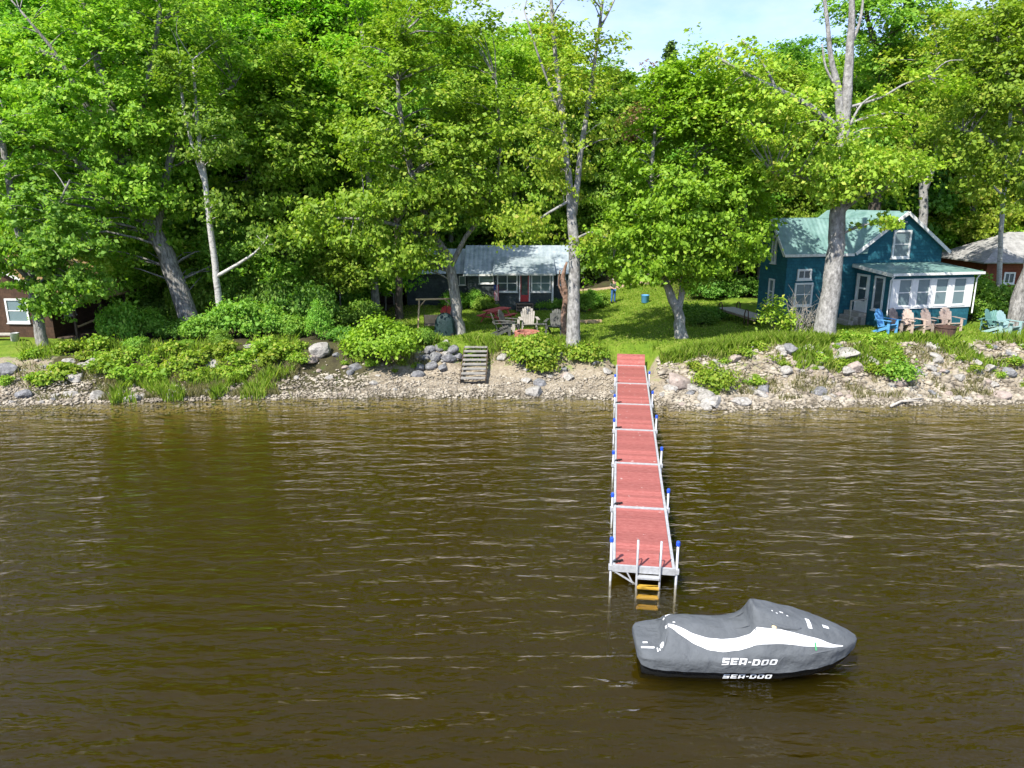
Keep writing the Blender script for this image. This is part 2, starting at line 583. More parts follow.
gx = axis([(-1500, -200, 130), (-200, -60, 10), (-60, -34, 2), (-34, 34, 0.3), (34, 60, 2), (60, 200, 10), (200, 1500, 130)])
gy = axis([(-400, -40, 40), (-40, 2, 4), (2, 24, 1.0), (24, 40, 0.22), (40, 64, 0.5), (64, 100, 3), (100, 300, 20), (300, 2500, 150)])
X, Y = np.meshgrid(gx, gy)
Zg = gz_np(X, Y)
rough = np.array([[mnoise.noise(Vector((x * 1.1, y * 1.1, 0))) * 0.08 + mnoise.noise(Vector((x * 3.1, y * 3.1, 5))) * 0.05 for x in gx] for y in gy])
Sd = Y - shore(X)
Zg = Zg + rough * np.clip((Sd - 0.3) / 1.5, 0, 1) * np.where(Sd < 5, 1.2, 0.35) + rough * 0.6 * (Sd < 0)
ny, nx = X.shape
verts = np.stack([X.ravel(), Y.ravel(), Zg.ravel()], 1)
idx = np.arange(nx * ny).reshape(ny, nx)
faces = np.stack([idx[:-1, :-1].ravel(), idx[:-1, 1:].ravel(), idx[1:, 1:].ravel(), idx[1:, :-1].ravel()], 1)


def np_mesh(name, verts, faces):
    me = bpy.data.meshes.new(name)
    k = faces.shape[1]
    me.vertices.add(len(verts))
    me.vertices.foreach_set('co', np.ascontiguousarray(verts, np.float32).ravel())
    me.loops.add(faces.size)
    me.loops.foreach_set('vertex_index', np.ascontiguousarray(faces, np.int32).ravel())
    me.polygons.add(len(faces))
    me.polygons.foreach_set('loop_start', np.arange(0, faces.size, k, dtype=np.int32))
    me.update(calc_edges=True)
    me.validate()
    return me


gme = np_mesh('ground', verts, faces)
# what covers the ground where: R lawn, G gravel, B bare soil / forest floor
xs, ys = X.ravel(), Y.ravel()
sd = Sd.ravel()
bank1 = np.interp(xs, [-60, -22, -14, -9, 4, 7, 12, 60], [4.2, 4.2, 4.4, 4.6, 4.6, 4.7, 4.0, 4.0])
lawn = np.clip((sd - bank1 + 0.8) / 0.8, 0, 1)
pxw = xs / np.maximum(ys, 1) * 760 + 512
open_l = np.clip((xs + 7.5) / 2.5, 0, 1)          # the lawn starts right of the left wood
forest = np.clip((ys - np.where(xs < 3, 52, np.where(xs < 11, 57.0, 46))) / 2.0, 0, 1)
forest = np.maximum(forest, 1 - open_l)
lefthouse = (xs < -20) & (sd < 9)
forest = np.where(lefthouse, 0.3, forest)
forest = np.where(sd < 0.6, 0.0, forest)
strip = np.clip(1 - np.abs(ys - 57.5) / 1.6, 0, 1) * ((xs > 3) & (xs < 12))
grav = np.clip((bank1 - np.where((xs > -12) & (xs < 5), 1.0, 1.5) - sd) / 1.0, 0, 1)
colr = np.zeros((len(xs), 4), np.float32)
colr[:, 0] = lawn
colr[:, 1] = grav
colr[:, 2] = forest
colr[:, 3] = 1 - strip
ca = gme.color_attributes.new('cover', 'FLOAT_COLOR', 'POINT')
ca.data.foreach_set('color', colr.ravel())
gmat = bpy.data.materials.new('ground_cover')
gmat.use_nodes = True
nt = gmat.node_tree
pb = nt.nodes['Principled BSDF']
pb.inputs['Roughness'].default_value = 0.95
pb.inputs['Specular IOR Level'].default_value = 0.15
at = nt.nodes.new('ShaderNodeVertexColor')
at.layer_name = 'cover'
sep = nt.nodes.new('ShaderNodeSeparateColor')
nt.links.new(at.outputs['Color'], sep.inputs[0])
tc = nt.nodes.new('ShaderNodeTexCoord')


def noise_ramp(nt, vec, scale, cols, detail=6, rough=0.65):
    n = nt.nodes.new('ShaderNodeTexNoise')
    n.inputs['Scale'].default_value = scale
    n.inputs['Detail'].default_value = detail
    n.inputs['Roughness'].default_value = rough
    nt.links.new(vec, n.inputs['Vector'])
    r = nt.nodes.new('ShaderNodeValToRGB')
    e = r.color_ramp.elements
    e[0].position, e[0].color = cols[0][0], (*cols[0][1], 1)
    e[1].position, e[1].color = cols[-1][0], (*cols[-1][1], 1)
    for p, c in cols[1:-1]:
        q = e.new(p)
        q.color = (*c, 1)
    nt.links.new(n.outputs['Fac'], r.inputs['Fac'])
    return r.outputs['Color'], n.outputs['Fac']


ov = tc.outputs['Object']
c_lawn, _ = noise_ramp(nt, ov, 0.9, [(0.3, (0.06, 0.115, 0.010)), (0.5, (0.12, 0.185, 0.016)), (0.72, (0.20, 0.23, 0.04))], 8, 0.7)
c_grav, f_grav = noise_ramp(nt, ov, 7.0, [(0.32, (0.125, 0.10, 0.07)), (0.5, (0.245, 0.205, 0.15)), (0.68, (0.37, 0.325, 0.255))], 8, 0.75)
c_soil, _ = noise_ramp(nt, ov, 2.5, [(0.35, (0.14, 0.11, 0.075)), (0.5, (0.25, 0.21, 0.15)), (0.66, (0.15, 0.19, 0.05))], 7, 0.7)
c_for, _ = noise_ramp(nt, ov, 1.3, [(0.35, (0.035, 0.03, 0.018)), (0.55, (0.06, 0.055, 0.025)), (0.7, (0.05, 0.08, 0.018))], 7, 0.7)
c_road, _ = noise_ramp(nt, ov, 1.3, [(0.35, (0.30, 0.21, 0.14)), (0.65, (0.42, 0.32, 0.22))])
nz = nt.nodes.new('ShaderNodeTexNoise')
nz.inputs['Scale'].default_value = 1.6
nz.inputs['Detail'].default_value = 7
nz.inputs['Roughness'].default_value = 0.7
nt.links.new(ov, nz.inputs['Vector'])


def frayed(fac):
    a = nt.nodes.new('ShaderNodeMath')
    a.operation = 'ADD'
    nt.links.new(fac, a.inputs[0])
    nt.links.new(nz.outputs['Fac'], a.inputs[1])
    r = nt.nodes.new('ShaderNodeMapRange')
    r.inputs['From Min'].default_value = 0.88
    r.inputs['From Max'].default_value = 1.12
    nt.links.new(a.outputs[0], r.inputs['Value'])
    return r.outputs[0]


def mixc(fac, a, b):
    m = nt.nodes.new('ShaderNodeMix')
    m.data_type = 'RGBA'
    nt.links.new(fac, m.inputs[0])
    nt.links.new(a, m.inputs[6])
    nt.links.new(b, m.inputs[7])
    return m.outputs[2]


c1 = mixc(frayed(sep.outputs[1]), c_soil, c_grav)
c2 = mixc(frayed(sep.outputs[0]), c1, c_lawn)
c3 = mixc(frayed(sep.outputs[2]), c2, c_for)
inv = nt.nodes.new('ShaderNodeMath')
inv.operation = 'SUBTRACT'
inv.inputs[0].default_value = 1.0
nt.links.new(at.outputs['Alpha'], inv.inputs[1])
c4 = mixc(frayed(inv.outputs[0]), c3, c_road)
# sandy ochre lake bed below the water line
c_bed, _ = noise_ramp(nt, ov, 0.8, [(0.3, (0.13, 0.105, 0.035)), (0.5, (0.19, 0.155, 0.06)), (0.7, (0.27, 0.22, 0.095))], 8, 0.7)
sz_ = nt.nodes.new('ShaderNodeSeparateXYZ')
nt.links.new(ov, sz_.inputs[0])
wet = nt.nodes.new('ShaderNodeMapRange')
wet.inputs['From Min'].default_value = 0.10
wet.inputs['From Max'].default_value = 0.02
nt.links.new(sz_.outputs[2], wet.inputs['Value'])
c_wet, _ = noise_ramp(nt, ov, 6.0, [(0.3, (0.06, 0.052, 0.036)), (0.7, (0.15, 0.13, 0.09))], 8, 0.7)
c4 = mixc(wet.outputs[0], c4, c_wet)
bm2 = nt.nodes.new('ShaderNodeMapRange')
bm2.inputs['From Min'].default_value = 0.0
bm2.inputs['From Max'].default_value = -0.05
nt.links.new(sz_.outputs[2], bm2.inputs['Value'])
c5 = mixc(bm2.outputs[0], c4, c_bed)
nt.links.new(c5, pb.inputs['Base Color'])
n3 = nt.nodes.new('ShaderNodeTexNoise')
n3.inputs['Scale'].default_value = 9
n3.inputs['Detail'].default_value = 6
nt.links.new(ov, n3.inputs['Vector'])
bp = nt.nodes.new('ShaderNodeBump')
bp.inputs['Strength'].default_value = 0.8
bp.inputs['Distance'].default_value = 0.08
nt.links.new(n3.outputs['Fac'], bp.inputs['Height'])
nt.links.new(bp.outputs['Normal'], pb.inputs['Normal'])
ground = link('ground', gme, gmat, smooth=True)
ground['kind'] = 'structure'

# ------------------------------------------------------------------ the water
wx = axis([(-1500, -100, 140), (-100, 100, 10), (100, 1500, 140)])
wy = axis([(-400, -40, 40), (-40, 34, 2)])
WX, WY = np.meshgrid(wx, wy)
ny, nx = WX.shape
idx = np.arange(nx * ny).reshape(ny, nx)
wf = np.stack([idx[:-1, :-1].ravel(), idx[:-1, 1:].ravel(), idx[1:, 1:].ravel(), idx[1:, :-1].ravel()], 1)
top = np.stack([WX.ravel(), WY.ravel(), WX.ravel() * 0], 1)
bot = top.copy()
bot[:, 2] = -6
nt_ = nx * ny
rim = np.concatenate([idx[0, :], idx[1:, -1], idx[-1, -2::-1], idx[-2:0:-1, 0]])
rim2 = np.roll(rim, -1)
side = np.stack([rim + nt_, rim2 + nt_, rim2, rim], 1)
wme = np_mesh('water', np.concatenate([top, bot]), np.concatenate([wf, wf[:, ::-1] + nt_, side]))
wm = bpy.data.materials.new('lake_water')
wm.use_nodes = True
nt = wm.node_tree
nt.nodes.clear()
out = nt.nodes.new('ShaderNodeOutputMaterial')
tcw = nt.nodes.new('ShaderNodeTexCoord')


def wave_noise(scale, stretch, rot, detail=3, rough=0.55, dist=0.0):
    mp = nt.nodes.new('ShaderNodeMapping')
    mp.inputs['Rotation'].default_value = (0, 0, math.radians(rot))
    mp.inputs['Scale'].default_value = stretch
    nt.links.new(tcw.outputs['Object'], mp.inputs['Vector'])
    n = nt.nodes.new('ShaderNodeTexNoise')
    n.inputs['Scale'].default_value = scale
    n.inputs['Detail'].default_value = detail
    n.inputs['Roughness'].default_value = rough
    n.inputs['Distortion'].default_value = dist
    nt.links.new(mp.outputs[0], n.inputs['Vector'])
    return n.outputs['Fac']


def mth(op, a, b):
    m = nt.nodes.new('ShaderNodeMath')
    m.operation = op
    for i, q in enumerate((a, b)):
        if isinstance(q, (int, float)):
            m.inputs[i].default_value = q
        else:
            nt.links.new(q, m.inputs[i])
    return m.outputs[0]


w1 = wave_noise(1.3, (0.42, 1.6, 1), -48, 3, 0.5, 0.3)
w2 = wave_noise(2.9, (0.5, 1.5, 1), -42, 3, 0.55, 0.4)
w3 = wave_noise(7.0, (0.55, 1.3, 1), -52, 2, 0.5, 0.2)
patch = wave_noise(0.13, (1, 1, 1), 0, 2)
h = mth('ADD', mth('MULTIPLY', w1, 0.15), mth('ADD', mth('MULTIPLY', w2, 0.054), mth('MULTIPLY', w3, 0.018)))
h = mth('MULTIPLY', h, mth('ADD', mth('MULTIPLY', patch, 0.9), 0.55))
bpw = nt.nodes.new('ShaderNodeBump')
bpw.inputs['Strength'].default_value = 1.0
bpw.inputs['Distance'].default_value = 1.0
nt.links.new(h, bpw.inputs['Height'])
tr = nt.nodes.new('ShaderNodeBsdfTransparent')
gl = nt.nodes.new('ShaderNodeBsdfGlossy')
gl.inputs['Roughness'].default_value = 0.03
nt.links.new(bpw.outputs['Normal'], gl.inputs['Normal'])
fr = nt.nodes.new('ShaderNodeFresnel')
fr.inputs['IOR'].default_value = 1.37
nt.links.new(bpw.outputs['Normal'], fr.inputs['Normal'])
mxw = nt.nodes.new('ShaderNodeMixShader')
nt.links.new(fr.outputs[0], mxw.inputs[0])
nt.links.new(tr.outputs[0], mxw.inputs[1])
nt.links.new(gl.outputs[0], mxw.inputs[2])
nt.links.new(mxw.outputs[0], out.inputs['Surface'])
va = nt.nodes.new('ShaderNodeVolumeAbsorption')
va.inputs['Color'].default_value = (0.47, 0.38, 0.08, 1)
va.inputs['Density'].default_value = 1.1
vs = nt.nodes.new('ShaderNodeVolumeScatter')
vs.inputs['Color'].default_value = (0.82, 0.68, 0.06, 1)
vs.inputs['Density'].default_value = 0.10
vadd = nt.nodes.new('ShaderNodeAddShader')
nt.links.new(va.outputs[0], vadd.inputs[0])
nt.links.new(vs.outputs[0], vadd.inputs[1])
nt.links.new(vadd.outputs[0], out.inputs['Volume'])
water = link('water', wme, wm)
water['kind'] = 'structure'


# ------------------------------------------------------------------ vegetation
def leaf_quads(P, size, up=0.5, rng=RNG, aspect=0.68, outw=None):
    N = len(P)
    n = rng.normal(size=(N, 3))
    n /= np.linalg.norm(n, axis=1, keepdims=True)
    n[:, 2] = np.abs(n[:, 2]) * .8 + up * .7
    if outw is not None:
        n += outw
    n /= np.linalg.norm(n, axis=1, keepdims=True)
    r = rng.normal(size=(N, 3))
    t = np.cross(n, r)
    t /= np.linalg.norm(t, axis=1, keepdims=True) + 1e-9
    b = np.cross(n, t)
    L = (size * rng.uniform(0.45, 1.45, N) * 0.5)[:, None]
    W = L * aspect
    V = np.empty((N, 4, 3))
    V[:, 0] = P - t * L
    V[:, 1] = P + b * W + n * L * 0.25 + t * L * 0.1
    V[:, 2] = P + t * L * 1.05
    V[:, 3] = P - b * W + n * L * 0.25 + t * L * 0.1
    return V.reshape(-1, 3)


def leaf_mesh(name, pts, size, m, parent, up=0.5, out=0.55):
    # leaves turn up and outwards, away from the middle of their own crown
    c = pts.mean(axis=0)
    d = pts - c
    d /= np.linalg.norm(d, axis=1, keepdims=True) + 1e-6
    V = leaf_quads(pts, size, up, outw=d * out)
    Fq = np.arange(len(V)).reshape(-1, 4)
    return link(name, np_mesh(name, V, Fq), m, parent)


def smooth_path(pts, rad, sub=4):
    """Catmull-Rom through pts, radii linear"""
    P = [Vector(p) for p in pts]
    out, ro = [], []
    for i in range(len(P) - 1):
        p0 = P[i - 1] if i else P[0] * 2 - P[1]
        p1, p2 = P[i], P[i + 1]
        p3 = P[i + 2] if i + 2 < len(P) else P[-1] * 2 - P[-2]
        for k in range(sub):
            t = k / sub
            q = 0.5 * ((2 * p1) + (p2 - p0) * t + (2 * p0 - 5 * p1 + 4 * p2 - p3) * t * t + (3 * p1 - p0 - 3 * p2 + p3) * t ** 3)
            out.append(q)
            ro.append(rad[i] * (1 - t) + rad[i + 1] * t)
    out.append(P[-1])
    ro.append(rad[-1])
    return out, ro


def make_tree(name, label, cat, base, stems, blobs, bark, leaf, leaves=220, lsize=0.2, crad=1.15, group=None,
              up=0.5, seed=1, flat=0.45, nsides=9, droop=0.0):
    """stems: [(points, radii)] world coords; blobs: [(centre, (rx,ry,rz), n clusters)].  Every leaf cluster hangs on a
    branch grown from the nearest stem."""
    rng = np.random.default_rng(seed)
    base = Vector(base)
    root = thing(name, label, cat, base, 0, group)
    mb = MB()
    skel = []
    srad = []
    for si, (pts, rad) in enumerate(stems):
        p, r = smooth_path([Vector(q) - base for q in pts], rad)
        # slight crookedness
        for i in range(1, len(p)):
            j = r[i] * 0.10
            p[i] = p[i] + Vector((rng.normal() * j, rng.normal() * j, 0))
        if si == 0:
            p = [p[0] - Vector((0, 0, 0.25)) + (p[0] - p[1]) * 0.02] + p
            r = [r[0] * 1.35] + r
            r[1] *= 1.12
        mb.tube(p, r, nsides if r[0] > 0.1 else 6)
        for i in range(len(p)):
            skel.append(p[i])
            srad.append(r[i])
    SK = np.array([tuple(q) for q in skel])
    SR = np.array(srad)
    P = []
    for (c, rr, n) in blobs:
        c = np.array(tuple(Vector(c) - base))
        for k in range(n):
            d = rng.normal(size=3)
            d /= np.linalg.norm(d)
            f = rng.uniform(0.35, 1.0) ** 0.6
            q = c + d * np.array(rr) * f
            if q[2] < 0.35:
                q[2] = 0.35 + rng.uniform(0, 0.4)
            dist = np.linalg.norm(SK - q, axis=1) + 1.1 * np.clip(SK[:, 2] - q[2] + 0.4, 0, None)
            i = int(np.argmin(dist))
            a = Vector(SK[i])
            b = Vector(q)
            L = (b - a).length
            R = crad * rng.uniform(0.65, 1.25)
            if L > 0.3:
                mid = a.lerp(b, 0.5) + Vector((rng.normal() * 0.08 * L, rng.normal() * 0.08 * L, 0.10 * L))
                r0 = min(SR[i] * 0.6, 0.012 + 0.012 * L)
                pp, rr_ = smooth_path([a, mid, b], [r0, r0 * 0.65, 0.007], 2)
                mb.tube(pp, rr_, 4, False)
            # sprays: flattened puffs round the branch end
            npf = max(3, int(rng.integers(6, 11)))
            pc = rng.normal(size=(npf, 3)) * np.array([0.5, 0.5, 0.5 * flat]) * R
            pc[:, 2] -= droop * np.linalg.norm(pc[:, :2], axis=1)
            nl = int(leaves * rng.uniform(0.7, 1.3))
            wch = rng.integers(0, npf, nl)
            lp = q + pc[wch] + rng.normal(size=(nl, 3)) * np.array([0.2, 0.2, 0.11]) * R
            P.append(lp)
    tr_ = mb.build('trunk', bark, root, True, recalc=False)
    ch = [tr_]
    if P:
        cr = leaf_mesh('crown', np.concatenate(P), lsize, leaf, root, up)
        ch.append(cr)
    CH[root.name] = ch
    return root


def pxstem(pts, Yd):
    """[(px,py,width px[,dY])] at depth Y -> points, radii"""
    P, R = [], []
    for q in pts:
        y = Yd + (q[3] if len(q) > 3 else 0)
        v = PY(q[0], q[1], y)
        P.append(v)
        d = v.y * cP - (v.z - CAM_H) * sP
        R.append(q[2] * d / F / 2)
    return P, R


def pxblob(px, py, rx, ry, dep, n, Yd, dY=0):
    v = PY(px, py, Yd + dY)
    d = v.y * cP - (v.z - CAM_H) * sP
    return (v, (rx * d / F, dep, ry * d / F / 0.97), n)


def pxtree(name, label, cat, Yd, stems, blobs, bark, leaf, **kw):
    st = [pxstem(s, Yd) for s in stems]
    b0 = st[0][0][0]
    base = Vector((b0.x, b0.y, gz(b0.x, b0.y)))
    st[0][0][0] = base.copy()
    return make_tree(name, label, cat, base, st, [pxblob(*b, Yd) if len(b) == 6 else pxblob(*b[:6], Yd, b[6]) for b in blobs], bark, leaf, **kw)


pxtree('leaning_tree', 'thick grey trunk leaning far left over the shrubs, with a broad bright crown', 'tree', 38,
       [[(190, 312, 20), (172, 268, 17), (152, 226, 15), (128, 165, 12), (106, 90, 9), (86, 20, 7), (74, -50, 4)],
        [(152, 226, 9), (112, 192, 7, -.6), (62, 152, 5, -1.4), (5, 146, 3, -2)],
        [(140, 195, 8), (102, 135, 6, -.8), (60, 60, 4, -1.5), (20, 10, 2, -2)],
        [(156, 234, 8), (172, 152, 7, .6), (192, 118, 5, .6), (235, 84, 3, .4)],
        [(128, 165, 7), (150, 70, 5, .8), (165, -20, 3, 1)]],
       [(60, 90, 110, 80, 3.0, 66, -1.0), (165, 60, 95, 85, 3.0, 42, .5), (100, -20, 150, 60, 3.0, 46), (60, 205, 85, 40, 2.2, 34, -1), (165, 190, 45, 30, 1.6, 10, 1), (120, 150, 45, 40, 1.0, 18, -1.8), (115, 248, 52, 26, 1.4, 16, 1.0), (215, 262, 30, 24, 1.2, 10, 2.5), (150, 195, 26, 14, .8, 6, -1.4),
        (230, 120, 40, 50, 2.0, 14, 1)],
       'bark_grey', 'leaf_bright', leaves=230, lsize=0.20, seed=3)
pxtree('birch', 'slender pale birch forking high up, beside the leaning grey trunk', 'tree', 36.5,
       [[(225, 345, 7.5), (218, 290, 6.5), (212, 240, 6), (205, 180, 5), (198, 130, 3.8), (193, 60, 2)],
        [(205, 184, 4.5), (191, 140, 3.5), (182, 95, 3), (180, 60, 2)],
        [(216, 277, 4), (238, 264, 3.2, -.3), (257, 251, 2.2, -.6), (268, 236, 1.2, -.6)]],
       [(193, 55, 40, 45, 1.6, 16), (265, 235, 15, 14, .6, 3, -.6), (200, 130, 28, 36, 1.0, 9, -.6), (222, 205, 16, 18, .6, 3, -.5)], 'bark_birch', 'leaf_mid', leaves=170, lsize=0.18, seed=4)
pxtree('shore_tree', 'crooked grey tree standing before the brown cottage on the left', 'tree', 34.0,
       [[(44, 350, 11), (35, 300, 10), (26, 255, 9), (12, 200, 7), (0, 120, 5)],
        [(34, 290, 3.5), (62, 262, 2.5, -.4), (95, 248, 1.5, -.8)], [(24, 255, 4), (52, 215, 3, -.6), (70, 180, 2, -1)],
        [(30, 280, 5), (8, 262, 4, -.8), (-20, 262, 3, -1)]],
       [(5, 150, 70, 50, 2.0, 28), (70, 240, 40, 24, 1.2, 18, -.8), (0, 255, 26, 18, 1.0, 9, -1), (78, 285, 30, 18, .8, 12, -.6), (45, 315, 18, 12, .6, 4, -.6), (45, 205, 40, 24, 1.4, 14, -.8), (40, 272, 36, 22, .8, 12, -.8)],
       'bark_grey', 'leaf_mid', leaves=210, lsize=0.19, crad=0.9, seed=5)
pxtree('lawn_tree', 'grey tree with forked limbs between the covered grill and the red picnic table', 'tree', 37.5,
       [[(459, 334, 13), (455, 300, 11), (449, 263, 10), (433, 233, 8), (416, 190, 7), (401, 120, 5), (396, 40, 3)],
        [(450, 268, 6), (466, 237, 4.5), (484, 212, 4), (500, 160, 3), (496, 80, 2)],
        [(440, 246, 6), (405, 228, 4.5, -.8), (372, 220, 3.5, -1.4), (335, 218, 2, -1.8)]],
       [(415, 125, 82, 105, 3.2, 78), (355, 222, 58, 26, 1.6, 22, -1.4), (478, 145, 48, 62, 2.4, 30), (430, 35, 68, 45, 2.6, 26), (432, 200, 40, 25, 1.5, 14, -1.5), (488, 200, 26, 26, 1.0, 10, -1.0), (406, 258, 28, 20, 1.0, 18, -1.2)],
       'bark_grey', 'leaf_bright', leaves=230, lsize=0.2, seed=6)
pxtree('tall_tree', 'tall pale twin-stemmed tree at the bank edge left of the dock', 'tree', 33.8,
       [[(573, 357, 15), (574, 300, 12.5), (574, 240, 11), (570, 190, 7.5), (563, 120, 5.5), (554, 40, 4), (548, -60, 2.4)],
        [(574, 215, 7), (581, 150, 5.5), (589, 100, 4.5), (599, 30, 3.2), (610, -60, 2)],
        [(599, 30, 2.5), (612, 5, 1.8), (622, -20, 1.4)], [(563, 120, 3), (540, 60, 2.2, -.5), (524, 10, 1.5, -.8)],
        [(571, 200, 3), (545, 215, 2.4, -.6), (520, 232, 1.5, -1)], [(574, 240, 3), (592, 232, 2, -.4), (606, 238, 1.2, -.6)]],
       [(570, 120, 50, 95, 2.2, 46), (572, 15, 55, 45, 2.2, 16), (530, 226, 24, 12, .9, 8, -.8), (600, 235, 12, 10, .6, 3, -.5)],
       'bark_pale', 'leaf_yellow', leaves=120, lsize=0.17, crad=1.0, seed=7)
pxtree('gnarled_stump', 'reddish-brown gnarled dead trunk wrapped in twigs behind the tall pale tree', 'tree', 36.5,
       [[(566, 336, 7), (564, 315, 6), (566, 295, 6.5), (563, 278, 5), (567, 262, 2)], [(565, 300, 3), (559, 285, 2), (560, 270, 1.2)],
        [(565, 310, 3), (570, 296, 2), (571, 280, 1)]],
       [], 'bark_brown', 'leaf_mid', seed=8)
pxtree('maple_tree', 'round bright green maple on the bank right of the dock', 'tree', 35.0,
       [[(681, 350, 13), (678, 312, 10), (668, 288, 8), (656, 255, 6), (650, 200, 5), (655, 130, 3)],
        [(678, 316, 6.5), (685, 272, 6), (692, 200, 5), (698, 110, 3)],
        [(681, 292, 5), (712, 254, 4, -.5), (742, 226, 2.5, -.8)], [(668, 288, 4), (635, 262, 3, -.6), (612, 262, 2, -.9)]],
       [(690, 172, 76, 88, 3.0, 125), (642, 240, 44, 40, 2.2, 36, -.6), (726, 222, 38, 44, 2.2, 40, -.4), (688, 100, 48, 42, 2.4, 44),
        (686, 266, 36, 16, 1.4, 12, -.8)],
       'bark_pale', 'leaf_lime', leaves=250, lsize=0.19, seed=9, crad=1.1)
pxtree('dead_topped_tree', 'stout old tree with bare whitish upper limbs before the teal house', 'tree', 33.2,
       [[(825, 330, 22), (830, 295, 18.5), (835, 255, 16.5), (838, 215, 15.5), (842, 150, 13), (847, 90, 10), (851, 30, 7), (853, -40, 4)],
        [(842, 140, 9), (838, 90, 7.5), (831, 58, 5), (827, 20, 4), (822, -20, 3)],
        [(840, 130, 9), (808, 106, 7, -.4), (776, 89, 5.5, -.9), (746, 74, 4, -1.2), (718, 58, 2.5, -1.4)],
        [(846, 108, 3), (880, 98, 2.4, .3), (905, 84, 2, .4), (926, 78, 1.6, .5), (946, 62, 1.2, .6), (964, 60, .7, .6)],
        [(847, 130, 3), (862, 104, 2.2), (880, 92, 1.2)], [(849, 50, 4), (860, 20, 3), (864, -10, 2)],
        [(776, 89, 3, -.9), (762, 62, 2.2, -1), (742, 40, 1.5, -1)], [(838, 90, 3), (826, 68, 2.4), (822, 44, 1.6)],
        [(838, 215, 5), (862, 196, 3.5, -.6), (885, 190, 2.2, -.8)], [(838, 200, 5), (805, 178, 4, -.6), (775, 175, 2.5, -1)]],
       [(772, 116, 62, 46, 2.2, 30, -.6), (828, 168, 70, 22, 1.8, 36, -.5), (880, 172, 50, 22, 1.8, 22, -.3), (882, 120, 30, 30, 1.6, 10, .5), (735, 62, 36, 22, 1.2, 8, -1),
        (878, 222, 14, 5, .5, 2, -1), (834, 200, 14, 5, .5, 3, -1), (925, 84, 34, 12, .5, 6, .4)],
       'bark_pale', 'leaf_yellow', leaves=170, lsize=0.18, crad=1.0, seed=10)
pxtree('dark_leaf_tree', 'deep green tree rising above the teal house beside the bare whitish limbs', 'tree', 47,
       [[(868, 318, 14), (872, 230, 12), (880, 120, 11), (888, 50, 9), (905, 10, 7), (920, -30, 4)], [(885, 70, 6), (868, 20, 4), (862, -30, 2)]],
       [(888, 25, 58, 50, 2.6, 50), (905, 110, 45, 55, 2.6, 40), (872, 150, 40, 40, 2.4, 26)], 'bark_dark', 'leaf_mid', leaves=230, lsize=0.22, seed=11, crad=1.3)
pxtree('forked_birch', 'pale forked trunk behind the teal house gable', 'tree', 45,
       [[(920, 300, 9), (922, 240, 8.5), (924, 190, 8), (916, 160, 4.5), (908, 110, 3)], [(924, 192, 6), (934, 160, 4.5), (938, 90, 3), (934, 20, 2)]],
       [(935, 85, 52, 65, 2.4, 46), (905, 130, 30, 40, 1.6, 14)], 'bark_pale', 'leaf_yellow', leaves=190, lsize=0.2, seed=12)
pxtree('thin_birch', 'thin white birch with one bare side limb before the grey roofed cottage', 'tree', 39,
       [[(998, 318, 5), (1000, 250, 4.5), (1004, 190, 4), (1010, 120, 3), (1014, 50, 2)],
        [(1003, 196, 2.4), (990, 184, 2, -.3), (974, 176, 1.4, -.4), (960, 178, .9, -.5)], [(1004, 180, 2), (1018, 160, 1.5), (1024, 140, 1)]],
       [(1005, 90, 34, 60, 1.8, 20)], 'bark_birch', 'leaf_bright', leaves=170, lsize=0.18, seed=13)
pxtree('edge_tree', 'leaning grey tree at the right edge behind the pale aqua chair', 'tree', 35.6,
       [[(1012, 330, 16), (1022, 290, 14), (1036, 240, 12), (1052, 150, 9), (1060, 40, 5)],
        [(1040, 215, 6), (1010, 165, 4, -.4), (985, 138, 3, -.8), (955, 128, 1.8, -1)], [(1050, 160, 5), (1015, 90, 3.5, -.6), (995, 30, 2.4, -.9)]],
       [(995, 120, 55, 62, 2.4, 52, -.5), (1030, 30, 60, 50, 2.4, 34), (985, 40, 34, 40, 2.0, 18, -.6), (1012, 195, 34, 12, 1.0, 6, -.6)],
       'bark_grey', 'leaf_bright', leaves=220, lsize=0.19, seed=14)
